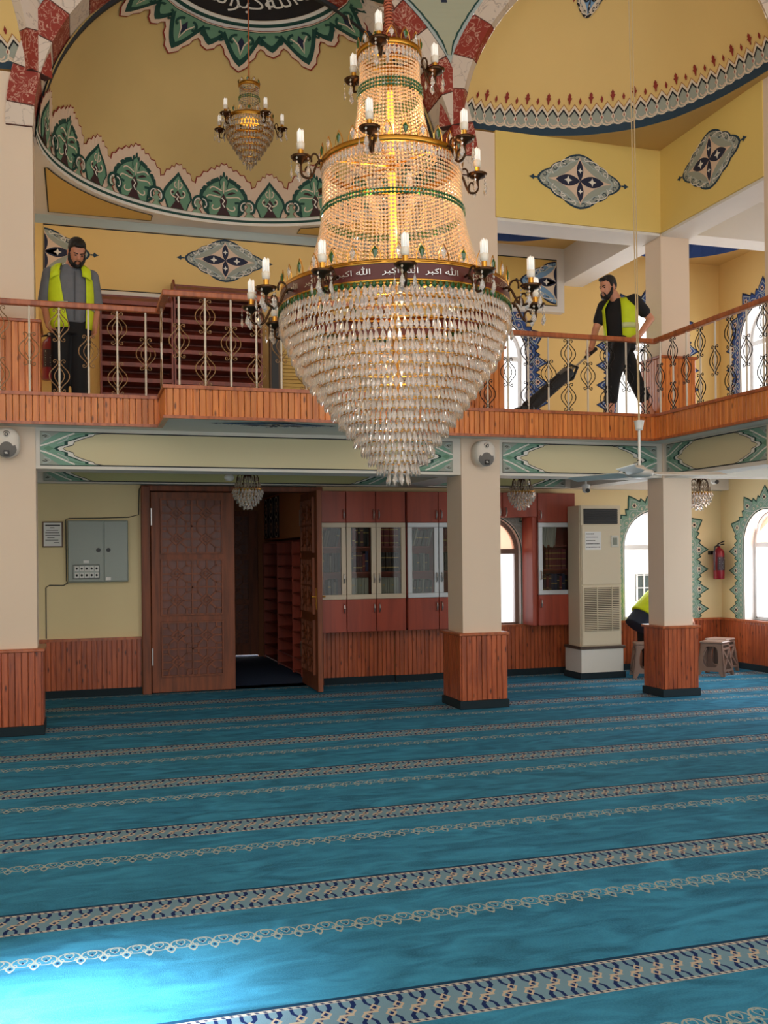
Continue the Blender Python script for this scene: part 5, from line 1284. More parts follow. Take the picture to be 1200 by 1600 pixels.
d = MB(); put(d, DROP_V, DROP_F, c, 0, .0, 2.06, .05, .06); d.ball((c[0], c[1], 2.055), .02, 8, 6); d.build('bottom_finial', m_cry, chd)
core = MB(); core.cyl((c[0], c[1], 2.5), (c[0], c[1], 4.4), .016, n=10); core.build('central_rod', m_gold, chd)
b = MB(); b.cyl((c[0], c[1], 3.12), (c[0], c[1], 3.74), .022, n=10); b.build('lower_light_tube', m_glow, chd); b = MB(); b.cyl((c[0], c[1], 3.84), (c[0], c[1], 4.2), .018, n=10); b.build('upper_light_tube', m_glow, chd)
for z, r in ((4.40, .17), (3.78, .39), (3.06, .62)):
    b = MB()
    for k in range(6): a = k * pi / 3; b.tube([(c[0], c[1], z), (c[0] + r * cos(a), c[1] + r * sin(a), z)], .006, 5)
    b.build('spider_frame', m_gold, chd)
for n, r0, r1, z0, z1, ph in ((12, .645, .80, 3.0, 2.985, 4), (6, .39, .52, 3.77, 3.77, -12), (3, .172, .275, 4.38, 4.345, -11)):
    for k in range(n):
        a = CAMA - 0 + radians(ph) + 2 * pi * k / n
        scroll_arm(chd, c, a, r0, r1, z0, z1); cfl(chd, (c[0] + r1 * cos(a), c[1] + r1 * sin(a), z1), 1.0)
b = MB(); pts = []
for i in range(230): t = i / 229; pts.append((c[0] + .021 * cos(t * 2 * pi * 42), c[1] + .021 * sin(t * 2 * pi * 42), 4.46 + t * .75))
b.tube(pts, .0065, 5); b.build('coiled_cord', m_rope, chd, True); b = MB(); b.cyl((c[0], c[1], 4.38), (c[0], c[1], 11.9), .012, n=8); b.build('suspension_cord', m_rope, chd)
b = MB(); b.tube([(c[0] - .03, c[1], 4.42), (c[0] - .03, c[1], 4.48), (c[0], c[1], 4.5), (c[0] + .03, c[1], 4.48), (c[0] + .03, c[1], 4.42)], .006, 6); b.build('hanging_hook', m_dgold, chd)
chd.rotation_euler = (0, 0, 0)
# lean a touch off plumb, as it hangs in the photo
ax = Vector((sin(YAW), cos(YAW), 0)); chd.rotation_mode = 'QUATERNION'; chd.rotation_quaternion = Matrix.Rotation(radians(-0.7), 3, ax).to_quaternion()
for z, e in ((3.42, 14), (4.0, 5), (2.78, 6)):
    ld = bpy.data.lights.new('chandelier_glow', 'POINT'); ld.energy = e; ld.color = (1.0, .66, .32); ld.shadow_soft_size = .05
    lo = bpy.data.objects.new('chandelier_glow', ld); COL.objects.link(lo); lo.location = (c[0], c[1], z); setparent(lo, chd)
# smaller chandelier in the half dome
c2 = (1.73, 10.1, 0.0); ch2 = empty('chandelier', (1.73, 10.1, 5.56)); tag(ch2, 'small gold crystal chandelier hanging in the half dome', 'chandelier')
strings(ch2, c2, [(6.40, .098), (6.30, .095), (6.2, .105), (6.05, .15)], 36, .02, .016, m_crys, (6.27,))
crown(ch2, c2, .10, 6.415, 10, .05, m_gold); crown(ch2, c2, .235, 6.055, 18, .07, m_gold)
cone_rows(ch2, c2, [(6.03, .235), (5.95, .238), (5.82, .16), (5.68, .07), (5.61, .02)], 9, .03, .06, 70, m_crys, atan2(-10.1, -1.73))
MB().cyl((c2[0], c2[1], 5.7), (c2[0], c2[1], 7.52), .007, n=6).build('suspension_rod', m_rail, ch2)
for k in range(5): a = atan2(-10.1, -1.73) + radians(28) + 2 * pi * k / 5; scroll_arm(ch2, c2, a, .24, .34, 6.02, 6.0, .006); cfl(ch2, (c2[0] + .34 * cos(a), c2[1] + .34 * sin(a), 6.0))
b = MB(); b.cyl((c2[0], c2[1], 6.04), (c2[0], c2[1], 6.10), .11, .02, 12); b.build('light_bowl', m_glow, ch2)
# three little chandeliers under the balcony
def mini(loc, label):
    r = empty('chandelier'); tag(r, label, 'chandelier', 'little chandeliers under the balcony'); o = (0, 0, 0)
    b = MB(); b.cyl((0, 0, .38), (0, 0, .66), .008, n=6); b.lathe([(.0, .32), (.03, .33), (.045, .36), (.02, .38), (.03, .40), (0, .41)], o, 12); b.build('stem', m_dgold, r, True)
    for k in range(6):
        a = k * pi / 3; m = MB(); P = lambda q, z: (q * cos(a), q * sin(a), z)
        m.tube([P(q, z) for q, z in bez((.02, .34), (.05, .42), (.12, .40), (.12, .30), 7)] + [P(.12, .24)], .006, 5); m.ball(P(.12, .27), .018, 8, 6); m.build('arm', m_dgold, r)
    b = MB(); b.lathe([(.145, .205), (.15, .215), (.14, .22)], o, 24); b.build('rim_ring', m_gold, r)
    cone_rows(r, o, [(.22, .155), (.15, .13), (.09, .085), (.05, .035)], 6, .036, .058, 60, m_cry, atan2(-1, -.3))
    d = MB()
    for k in range(22): put(d, DROP_V, DROP_F, o, 2 * pi * k / 22, .135, .30, .03, .07); put(d, DROP_V, DROP_F, o, 2 * pi * k / 22 + .14, .105, .36, .028, .065); put(d, BEAD_V, BEAD_F, o, 2 * pi * k / 22 + .2, .05, .40, .024, .034); put(d, BEAD_V, BEAD_F, o, 2 * pi * k / 22 + .2, .12, .265, .03, .04)
    tag(d.build('upper_drops', m_crys, r), kind='stuff')
    r.location = loc; return r
mini((1.775, 10.7, 2.10), 'little crystal chandelier in front of the entrance doors'); mini((5.02, 10.7, 2.10), 'little crystal chandelier in front of the overhead cupboard'); mini((7.45, 10.7, 2.11), 'little crystal chandelier right of the right column')
# ------------------------------------------------------------------ balcony railing
m_post = mat('cream_painted_rod', (224, 210, 190), .4); m_iron = mat('dark_wrought_iron', (30, 26, 24), .45, .5); m_bronze = mat('brown_gilt_iron', (150, 116, 80), .4, .5)
RL = [(-3.0, 9.25), (0.74, 9.25), (0.74, 8.6), (2.73, 8.6), (2.73, 9.25), (5.90, 9.25), (5.90, 3.6)]
rail = empty('balcony_railing', (1.7, 9.25, 3.06)); tag(rail, 'balcony railing with wooden handrail and wrought iron scroll balusters', 'railing')
hr = moulding('handrail', RL, 3.815, 3.865, .03, .03, m_rail, rail); bv = hr.modifiers.new('bevel', 'BEVEL'); bv.width = .008; bv.segments = 2
def scroll_mesh(name, m, S=1.0):
    mb = MB(); r = .005
    for s in (-1, 1):
        mb.tube([(s * x, 0, z) for x, z in bez((.004, .135), (.02, .07), (.085, .06), (.085, 0), 7)] + [(s * x, 0, z) for x, z in bez((.085, 0), (.085, -.06), (.02, -.07), (.004, -.135), 7)[1:]], r, 5)
        mb.tube([(s * x, 0, z) for x, z in bez((.003, .09), (.012, .05), (.042, .035), (.042, 0), 5)] + [(s * x, 0, z) for x, z in bez((.042, 0), (.042, -.035), (.012, -.05), (.003, -.09), 5)[1:]], r * .85, 5)
        for t in (1, -1):
            mb.tube([(s * x, 0, t * z) for x, z in bez((.004, .105), (.012, .15), (.05, .155), (.05, .13), 6)] + [(s * x, 0, t * z) for x, z in bez((.05, .13), (.05, .115), (.032, .115), (.034, .13), 4)[1:]], r * .85, 5)
    me = bpy.data.meshes.new(name); me.from_pydata(mb.v, [], mb.f); me.materials.append(m); me.update(); return me
sm_b, sm_i = scroll_mesh('scroll', m_bronze), scroll_mesh('scroll', m_iron)
pmb = MB().cyl((0, 0, 0), (0, 0, .76), .0095, n=8); pme = bpy.data.meshes.new('baluster'); pme.from_pydata(pmb.v, [], pmb.f); pme.materials.append(m_post); pme.update()
k = 0
for (p, q), step in zip(zip(RL[:-1], RL[1:]), (.243, .5, .222, .5, .225, .235)):
    a, b = Vector(p), Vector(q); L = (b - a).length; n = max(1, round(L / step)); ang = atan2((b - a).y, (b - a).x)
    for i in range(n):
        t = a + (b - a) * ((i + .5) / n) if n > 3 else a + (b - a) * ((i + .3) / n)
        o = link('baluster', pme, None, (t.x, t.y, 3.058)); o.rotation_euler = (0, 0, ang); setparent(o, rail); k += 1
        dark = t.x > 2.9
        for z in ((.38,) if k % 2 else (.60, .15)):
            s = bpy.data.objects.new('scroll', sm_i if dark else sm_b); COL.objects.link(s); s.parent = o; s.location = (0, -.004, z)
# ------------------------------------------------------------------ things behind the railing
m_shelf = wood('red_brown_shelf_board', (134, 58, 42), (108, 44, 32), .4, .04, 3, False)
def shoe_shelf(x0, x1, z1, rows, label):
    r = empty('shoe_shelf', ((x0 + x1) / 2, 11.7, 3.02)); tag(r, label, 'shoe shelf', 'brown shoe shelves on the balcony')
    MB().box(x0, x1, 11.86, 11.885, 3.02, z1).build('back_panel', m_shelf, r)
    for x in (x0, x1 - .02): MB().prism([(11.52, 3.02), (11.88, 3.02), (11.88, z1), (11.66, z1), (11.52, z1 - .12)], lambda a, b, d, x=x: (x + d, a, b), 0, .02).build('side_panel', m_shelf, r)
    dz = (z1 - 3.06) / rows
    for k in range(rows):
        z = 3.05 + k * dz; b = MB(); b.box(x0 + .02, x1 - .02, 11.53, 11.86, z, z + .018); b.box(x0 + .02, x1 - .02, 11.53, 11.55, z + .018, z + .10 if False else z + .045); b.build('shelf', m_shelf, r)
        MB().quad((x0 + .02, 11.56, z + .02), (x1 - .02, 11.56, z + .02), (x1 - .02, 11.80, z + dz * .85), (x0 + .02, 11.80, z + dz * .85)).build('sloped_board', m_shelf, r)
    return r
shoe_shelf(.27, 1.075, 4.63, 9, 'lower brown shoe shelf behind the man in the yellow vest'); shoe_shelf(1.085, 2.10, 4.80, 10, 'taller brown shoe shelf left of the big chandelier')
dk = empty('carved_panel_stand', (2.28, 11.6, 3.02)); tag(dk, 'narrow dark carved panel standing right of the shoe shelves', 'panel')
MB().bbox(2.20, 2.33, 11.60, 11.66, 3.02, 4.42, .005).build('frame', mat('brown_frame_wood', (96, 70, 46), .5), dk); MB().box(2.225, 2.305, 11.593, 11.60, 3.06, 4.38).build('carving', m_black, dk)
ys = empty('slatted_cover', (2.7, 11.7, 3.02)); tag(ys, 'yellow slatted radiator cover partly behind the big chandelier', 'radiator cover')
m_slat = mat('yellow_slat_paint', (208, 172, 96), .7)
MB().box(2.36, 3.20, 11.78, 11.80, 3.02, 4.05).build('backing', mat('dark_gap', (70, 54, 34), .8), ys)
for k in range(24): MB().bbox(2.36, 3.20, 11.755, 11.785, 3.03 + k * .043, 3.068 + k * .043, .003).build('slat', m_slat, ys)
pst = MB().box(-.36, -.16, 10.9, 11.05, 3.02, 4.32).build('wall_pier', m_yellow); struct(pst, 'short yellow pier behind the man')
def extinguisher(loc, s, label):
    r = empty('fire_extinguisher'); tag(r, label, 'fire extinguisher')
    m_red = mat('red_enamel', (128, 14, 32), .3)
    MB().lathe([(0, 0), (.07, 0), (.075, .01), (.075, .34), (.068, .38), (.045, .41), (.022, .425), (.022, .44), (0, .44)], (0, 0, 0), 20).build('cylinder', m_red, r, True)
    b = MB(); b.cyl((0, 0, .43), (0, 0, .47), .02, n=10); b.tube([(-.02, 0, .47), (.0, 0, .48), (.09, 0, .515)], .009, 5); b.tube([(-.01, 0, .465), (.085, 0, .475)], .007, 5); b.build('valve_lever', m_black, r)
    MB().tube([(-.02, -.01, .455), (-.075, -.02, .44), (-.095, -.03, .35), (-.09, -.03, .12)], .011, 6).build('hose', m_black, r)
    lb = MB(); lb.lathe([(.0765, .12), (.0765, .30)], (0, 0, 0), 10, radians(-140), radians(-40)); lb = lb.build('label_sheet', mat('dark_label_print', (52, 34, 44), .5), r)
    P = Paint(lambda a, z, h: ((.0775 + h) * cos(a), (.0775 + h) * sin(a), z), ['white', 'lgrey'], .0006, .0005)
    P.stroke([(radians(-118), .28), (radians(-66), .28)], .018, 'white')
    for kk in range(5): P.stroke([(radians(-120), .24 - kk * .025), (radians(-75 - 6 * (kk % 2)), .24 - kk * .025)], .007, 'lgrey')
    P.build('print', lb); MB().ball((0, -.02, .46), .014, 8, 6).build('gauge', m_steel, r)
    r.location = loc; r.scale = (s,) * 3; return r
extinguisher((8.49, 11.75, 1.21), 1.02, 'red fire extinguisher mounted in the corner between the windows'); extinguisher((-.25, 10.72, 3.42), 1.0, 'red fire extinguisher behind the railing beside the man in the yellow vest')
MB().box(8.42, 8.56, 11.83, 11.90, 1.55, 1.60).build('wall_bracket', m_black, bpy.data.objects['fire_extinguisher']); MB().box(-.3, -.2, 10.80, 10.9, 3.70, 3.75).build('wall_bracket', m_black, bpy.data.objects['fire_extinguisher.001'])
# loudspeakers on the columns
def speaker(loc, label):
    r = empty('loudspeaker'); tag(r, label, 'loudspeaker', 'white loudspeakers on the columns'); m_sp = mat('warm_white_plastic', (226, 216, 204), .45); m_gr = mat('grey_speaker_mesh', (120, 116, 112), .7, bump=.4, bscale=400)
    f = lambda a, b, d: (a, -d, b); out = [(.11 * cos(t) * 1.0, .03 + .105 * sin(t) if sin(t) > 0 else -.03 + .105 * sin(t)) for t in [2 * pi * i / 36 for i in range(36)]]
    b = MB(); n = 36
    rings = [(1.0, 0.0), (1.0, .09), (.95, .125), (.82, .145), (.5, .155)]
    for s, d in rings: b.v += [f(x * s, z * s, d) for x, z in out]
    for i in range(4):
        for j in range(n): b.f.append((i * n + j, i * n + (j + 1) % n, (i + 1) * n + (j + 1) % n, (i + 1) * n + j)); b.m.append(0)
    b.f.append(tuple(4 * n + j for j in range(n))); b.m.append(0); b.f.append(tuple(range(n))[::-1]); b.m.append(0)
    b.build('cabinet', m_sp, r, True)
    for (cz, rr, nm, m) in ((.068, .036, 'tweeter_ring', m_black), (.068, .029, 'tweeter', m_sp), (-.052, .086, 'woofer_grille', m_gr)):
        q = MB(); q.lathe([(0, .018), (rr * .5, .016), (rr * .9, .008), (rr, 0)], (0, 0, 0), 24); q.v = [(x, -(.142 if nm != 'tweeter' else .148) - z, y + cz) for x, y, z in q.v]; q.build(nm, m, r, True)
    q = MB(); q.lathe([(.009, .006), (.016, .006), (.016, 0)], (0, 0, 0), 16); q.v = [(x, -.166 - z, y + .068) for x, y, z in q.v]; q.build('tweeter_core', m_black, r)
    bd = MB().box(-.022, .022, -.172, -.15, -.122, -.075).build('badge', m_black, r)
    P = Paint(lambda a, z, h: (a, -.172 - h, z), ['white'], .0008, .0005); P.stroke([(-.016, -.092), (.008, -.092)], .006, 'white'); P.stroke([(-.012, -.102), (.012, -.102)], .005, 'white'); P.build('badge_print', bd)
    MB().box(-.03, .03, 0, .02, -.05, .05).build('bracket', m_sp, r)
    r.location = loc; return r
speaker((-.585, 9.5, 2.625), 'white loudspeaker on the left edge column'); speaker((4.0, 9.5, 2.625), 'white loudspeaker high on the middle column')
# ceiling fan on a long rope
fan = empty('ceiling_fan', (4.34, 7.03, 2.18)); tag(fan, 'white ceiling fan hanging on a long rope before the right column', 'ceiling fan')
F = (4.34, 7.03)
for dx in (-.012, .012): MB().tube([(F[0] - .10 + dx * 2, F[1], 10.6), (F[0] - .02 + dx, F[1], 4.4), (F[0] + dx * .3, F[1], 2.66)], .005, 5).build('rope', mat('natural_rope', (196, 170, 130), .9), fan)
MB().lathe([(0, 2.58), (.028, 2.58), (.032, 2.60), (.04, 2.65), (.045, 2.655), (.012, 2.66), (0, 2.66)], (F[0], F[1], 0), 16).build('canopy_cup', m_wplastic, fan, True)
MB().cyl((F[0], F[1], 2.29), (F[0], F[1], 2.6), .011, n=10).build('down_rod', m_wplastic, fan)
MB().lathe([(0, 2.30), (.03, 2.295), (.05, 2.27), (.105, 2.255), (.118, 2.235), (.10, 2.21), (.05, 2.195), (0, 2.193)], (F[0], F[1], 0), 24).build('motor', mat('pearl_grey_motor', (206, 198, 188), .35), fan, True)
for kk in range(3):
    a = radians(-10 + 120 * kk); ca, sa = cos(a), sin(a); b = MB(); rows = []
    for i in range(9):
        r = .10 + .62 * i / 8; w = .03 if i == 0 else .055 + .012 * sin(i); dz = .016
        for t, z in ((-1, -dz), (1, dz)): rows.append((F[0] + r * ca - t * w * sa, F[1] + r * sa + t * w * ca, 2.232 + z * (1 if i else .3)))
    b.add(rows, [(2 * i, 2 * i + 2, 2 * i + 3, 2 * i + 1) for i in range(8)]); o = b.build('blade', m_wplastic, fan); sd = o.modifiers.new('thickness', 'SOLIDIFY'); sd.thickness = .006
b = MB(); b.tube([(F[0], F[1], 2.31), (F[0] + .02, F[1], 2.325), (F[0] + .015, F[1], 2.34), (F[0] - .02, F[1], 2.335)], .006, 5); b.build('wire_loop', m_black, fan)
# security cameras and a round detector under the balcony
def seccam(loc, label, rot=0):
    r = empty('security_camera'); tag(r, label, 'security camera'); b = MB(); b.lathe([(0, .07), (.05, .07), (.055, .055), (.05, .03), (.0, .03)], (0, 0, 0), 16); b.build('mount', m_wplastic, r, True)
    MB().ball((0, -.005, .01), .047, 14, 10).build('dome_housing', m_wplastic, r, True); MB().cyl((0, -.035, -.004), (0, -.062, -.012), .026, n=12).build('lens', m_black, r); r.location = loc; r.rotation_euler = (0, 0, rot); return r
seccam((6.03, 11.0, 2.37), 'white dome camera above the air conditioner'); seccam((7.88, 11.0, 2.50), 'white dome camera near the corner above the extinguisher', .3)
MB().cyl((6.03, 11.0, 2.43), (6.03, 11.0, 2.79), .012, n=8).build('stem', m_wplastic, bpy.data.objects['security_camera']); MB().cyl((7.88, 11.0, 2.56), (7.88, 11.0, 2.79), .012, n=8).build('stem', m_wplastic, bpy.data.objects['security_camera.001'])
b = MB(); b.ball((0, 0, 0), (.055, .055, .04), 14, 8); o = b.build('smoke_detector', m_wplastic, None, True); o.location = (1.574, 10.7, 2.44); tag(o, 'round white detector above the entrance doors', 'detector'); MB().cyl((1.574, 10.7, 2.47), (1.574, 10.7, 2.79), .01, n=8).build('stem', m_wplastic, o)
# the building across the yard seen through the bright lower window
ob = empty('neighbour_building', (12.0, 19.0, 0)); tag(ob, 'white building with a barred window seen through the lower arched window', 'building')
MB().box(9.5, 16.0, 18.6, 19.0, -.5, 5.5).build('wall', mat('white_wall_render', (250, 250, 250), .8), ob)  # outer wall in one plain white
wn = MB().box(11.35, 12.6, 18.57, 18.6, .55, 1.12).build('window', mat('dim_window', (60, 72, 70), .4), ob)
for kk in range(8): MB().box(11.35 + kk * .17, 11.38 + kk * .17, 18.54, 18.57, .55, 1.12).build('bar', m_wplastic, wn)
for kk in range(3): MB().box(11.35, 12.6, 18.53, 18.56, .55 + kk * .27, .57 + kk * .27).build('bar', m_wplastic, wn)
# ------------------------------------------------------------------ people
def shape_ball(mb, c, r, R=None, n=14, k=10):
    r = (r,) * 3 if not isinstance(r, (tuple, list)) else r; q = MB().ball((0, 0, 0), r, n, k); R = R or Matrix.Identity(3)
    mb.add([tuple(R @ Vector(v) + Vector(c)) for v in q.v], q.f)
def shape_cap(mb, p0, r0, p1, r1, n=12):
    p0, p1 = Vector(p0), Vector(p1); shape_ball(mb, p0, r0, None, n, 8); shape_ball(mb, p1, r1, None, n, 8); mb.tube([p0, p1], [r0, r1], n)
def chain(mb, pts, rs):
    for i in range(len(pts) - 1): shape_cap(mb, pts[i], rs[i], pts[i + 1], rs[i + 1])
def loft(mb, rows, n=18):
    """rows: (centre, half width vector, half depth vector)"""
    vs = []
    for c, a, b in rows:
        for j in range(n):
            t = 2 * pi * j / n; vs.append(tuple(Vector(c) + Vector(a) * cos(t) + Vector(b) * sin(t)))
    fs = [(i * n + j, i * n + (j + 1) % n, (i + 1) * n + (j + 1) % n, (i + 1) * n + j) for i in range(len(rows) - 1) for j in range(n)]
    fs += [tuple(range(n))[::-1], tuple((len(rows) - 1) * n + j for j in range(n))]
    mb.add(vs, fs)
def fuse(name, mb, m, parent, voxel=.011, it=4):
    """weld overlapping shapes into one continuous skin"""
    me = bpy.data.meshes.new(name); me.from_pydata(mb.v, [], mb.f); me.update()
    o = bpy.data.objects.new(name, me); COL.objects.link(o)
    bm = bmesh.new(); bm.from_mesh(me); bmesh.ops.recalc_face_normals(bm, faces=bm.faces); bm.to_mesh(me); bm.free()
    r = o.modifiers.new('r', 'REMESH'); r.mode = 'VOXEL'; r.voxel_size = voxel; r.use_smooth_shade = True
    s = o.modifiers.new('s', 'SMOOTH'); s.iterations = it; s.factor = .5
    dg = bpy.context.evaluated_depsgraph_get(); dg.update(); new = bpy.data.meshes.new_from_object(o.evaluated_get(dg)); new.name = name
    bpy.data.objects.remove(o); new.materials.clear()
    for q in (m if isinstance(m, list) else [m]): new.materials.append(q)
    new.polygons.foreach_set('use_smooth', [True] * len(new.polygons))
    return link(name, new, parent)
m_skin = mat('skin_tan', (196, 130, 100), .5); m_skin2 = mat('skin_olive', (206, 142, 112), .5); m_hair = mat('black_hair', (22, 17, 15), .6, bump=.5, bscale=300); m_vest = mat('hi_vis_yellow_fabric', (206, 224, 24), .7, noise=.06, nscale=14); m_refl = mat('silver_reflective_tape', (190, 192, 180), .35, .2)
m_shirt = mat('grey_blue_shirt', (110, 112, 118), .85, noise=.08, nscale=20); m_trs = mat('black_trousers', (20, 20, 23), .85); m_tee = mat('black_tshirt', (22, 21, 24), .85); m_navy = mat('navy_cloth', (34, 42, 62), .85); m_eye = mat('dark_eye', (20, 14, 12), .2)
def head(mb, H, beard=True):
    def T(p): return tuple(H @ Vector(p))
    R = H.to_3x3()
    shape_ball(mb, T((0, .012, .045)), (.074, .094, .088), R); shape_ball(mb, T((0, -.02, -.015)), (.064, .074, .085), R); shape_ball(mb, T((0, -.045, -.075)), (.046, .042, .036), R)
    chain(mb, [T((0, -.088, .02)), T((0, -.108, -.012)), T((0, -.1, -.022))], [.010, .015, .013])
    for s in (-1, 1): shape_ball(mb, T((s * .078, .012, -.005)), (.012, .022, .034), R, 10, 8); shape_ball(mb, T((s * .03, -.075, .03)), (.022, .014, .009), R, 10, 6)
    shape_ball(mb, T((0, -.088, -.052)), (.024, .010, .011), R, 10, 6)
def head_parts(root, H, beard, hair_m):
    def T(p): return tuple(H @ Vector(p))
    R = H.to_3x3(); h = MB()
    shape_ball(h, T((0, .026, .066)), (.083, .094, .078), R); shape_ball(h, T((0, .052, .03)), (.078, .066, .085), R)
    for s in (-1, 1): shape_ball(h, T((s * .072, -.005, .035)), (.012, .022, .04), R, 8, 6)
    shape_ball(h, T((0, -.055, .104)), (.055, .035, .022), R)
    fuse('hair', h, hair_m, root, .009, 3)
    if beard:
        b = MB()
        shape_ball(b, T((0, -.052, -.094)), (.046, .042, .032), R); shape_ball(b, T((0, -.100, -.036)), (.026, .008, .007), R, 10, 6)
        for s in (-1, 1): chain(b, [T((s * .072, -.012, -.005)), T((s * .064, -.03, -.055)), T((s * .035, -.06, -.09))], [.012, .020, .024]); chain(b, [T((s * .026, -.098, -.04)), T((s * .032, -.088, -.075))], [.007, .012])
        fuse('beard', b, hair_m, root, .008, 2)
    for s in (-1, 1):
        e = MB(); shape_ball(e, T((s * .029, -.083, .012)), (.012, .007, .006), R, 8, 6); e.build('eye', m_eye, root, True)
        e = MB(); chain(e, [T((s * .014, -.091, .03)), T((s * .045, -.079, .034))], [.005, .004]); e.build('eyebrow', hair_m, root, True)
def hand(mb, wrist, direction, palm_n, side, curl=.6, S=1.0):
    """palm, four fingers and a thumb; direction = along the hand, palm_n = palm normal, side = +1/-1 for the thumb side"""
    d = Vector(direction).normalized(); n = Vector(palm_n); n = (n - d * n.dot(d)).normalized(); t = d.cross(n) * side; w = Vector(wrist)
    shape_cap(mb, w, .026 * S, w + d * .03 * S, .026 * S, 10)
    for k in range(4): shape_cap(mb, w + d * .02 * S + t * (.024 - .016 * k) * S * .8, .017 * S, w + d * .085 * S + t * (.030 - .020 * k) * S, .014 * S, 8)
    for k, L in enumerate((.070, .078, .072, .056)):
        p = w + d * .085 * S + t * (.030 - .020 * k) * S; a = 0; q = [p]
        for j in range(3): a += curl * (.5, .9, .7)[j]; p = p + (d * cos(a) + n * sin(a)) * L * S * (.45, .32, .23)[j]; q.append(p)
        chain(mb, q, [.0105 * S, .0098 * S, .009 * S, .008 * S])
    p = w + d * .03 * S + t * .028 * S; chain(mb, [p, p + (d * .5 + t * .75 + n * .35).normalized() * .04 * S, p + (d * .75 + t * .55 + n * .6).normalized() * .068 * S, p + (d * .85 + t * .35 + n * .8).normalized() * .088 * S], [.014 * S, .0125 * S, .011 * S, .009 * S])
def vec(*a): return Vector(a)
# --- man at the left of the balcony, head bowed
root = empty('person', (-.03, 9.93, 3.02)); tag(root, 'bearded man in grey shirt and open yellow vest standing at the left railing, head bowed', 'person')
O = vec(-.03, 9.93, 3.02); P = lambda x, y, z: tuple(O + vec(x, y, z))
H = Matrix.Translation(O + vec(.055, -.12, 1.455)) @ Matrix.Rotation(radians(14), 4, 'Z') @ Matrix.Rotation(radians(-32), 4, 'X').inverted() if False else Matrix.Translation(O + vec(.055, -.12, 1.455)) @ Matrix.Rotation(radians(14), 4, 'Z') @ Matrix.Rotation(radians(38), 4, 'X')
b = MB(); head(b, H); chain(b, [P(.0, .0, 1.30), P(.02, -.03, 1.40), P(.045, -.06, 1.45)], [.075, .060, .058])
loft(b, [(P(0, 0, .86), (.14, 0, 0), (0, .09, 0)), (P(0, 0, 1.05), (.13, 0, 0), (0, .10, 0)), (P(0, -.01, 1.25), (.16, 0, 0), (0, .10, 0)), (P(0, 0, 1.33), (.10, 0, 0), (0, .07, 0))])
for s in (-1, 1): chain(b, [P(s * .09, 0, .86), P(s * .10, -.02, .48), P(s * .10, .0, .09)], [.08, .055, .042]); shape_cap(b, P(s * .10, 0, .05), .04, P(s * .12, -.15, .035), .035)
arms = {-1: [(-.19, .0, 1.27), (-.245, .035, 1.02), (-.215, -.09, .80)], 1: [(.19, .01, 1.27), (.235, .06, 1.02), (.215, -.03, .79)]}
for s, J in arms.items(): J = [P(*q) for q in J]; chain(b, J, [.05, .042, .031]); d = Vector(J[2]) - Vector(J[1]); hand(b, J[2], d, (-s * .8, -.5, 0), 1 if s > 0 else -1, .55, .95)
fuse('body', b, m_skin, root, .010, 3); head_parts(root, H, True, m_hair)
b = MB(); loft(b, [(P(0, 0, .80), (.165, 0, 0), (0, .125, 0)), (P(0, -.01, .95), (.170, 0, 0), (0, .14, 0)), (P(0, -.015, 1.12), (.178, 0, 0), (0, .135, 0)), (P(0, 0, 1.25), (.185, 0, 0), (0, .115, 0)), (P(0, .005, 1.32), (.13, 0, 0), (0, .085, 0)), (P(0.01, -.01, 1.37), (.07, 0, 0), (0, .065, 0))])
for s in (-1, 1): J = [P(*q) for q in arms[s]]; e = Vector(J[1]).lerp(Vector(J[2]), .12); chain(b, [J[0], J[1], tuple(e)], [.072, .062, .060]); shape_cap(b, P(s * .10, 0, 1.31), .05, J[0], .07)
fuse('shirt', b, m_shirt, root, .011, 3)
b = MB(); chain(b, [P(.03, -.15, .82), P(.035, -.155, 1.0), P(.035, -.15, 1.15), P(.035, -.125, 1.28)], [.006] * 4); b.build('button_placket', mat('dark_placket', (84, 86, 92), .85), root)
# vest: two front panels and a back, open in the middle
def vest_panel(a0, a1, z0, z1, m, rows, n=10, name='vest_panel', off=.0, ia=0.0):
    mb = MB(); V = []
    for i in range(rows + 1):
        z = z0 + (z1 - z0) * i / rows; t = (z - .78) / (1.33 - .78); w = .192 + .012 * sin(t * 3) - .05 * max(0, t - .85) / .15 + off; dd = .155 - .02 * t - .03 * max(0, t - .8) / .2 + off
        k = max(0.0, min(1.0, t / .95)); b0, b1 = (a0 + ia * k, a1) if ia < 0 else (a0, a1 - ia * k)
        for j in range(n + 1): a = b0 + (b1 - b0) * j / n; V.append(P(w * cos(a), -.005 + dd * sin(a) * 1.0, z))
    mb.add(V, [(i * (n + 1) + j, i * (n + 1) + j + 1, (i + 1) * (n + 1) + j + 1, (i + 1) * (n + 1) + j) for i in range(rows) for j in range(n)])
    o = mb.build(name, m, root, True); sd = o.modifiers.new('t', 'SOLIDIFY'); sd.thickness = .008; sd.offset = 1; return o
vest = vest_panel(radians(182), radians(262), .745, 1.29, m_vest, 8, ia=radians(26)); vest_panel(radians(312), radians(358), .745, 1.29, m_vest, 8); vest_panel(radians(-2), radians(182), .745, 1.27, m_vest, 8)
vest_panel(radians(182), radians(262), .93, .985, m_refl, 2, 10, 'reflective_stripe', .008); vest_panel(radians(316), radians(358), .93, .985, m_refl, 2, 10, 'reflective_stripe', .008)
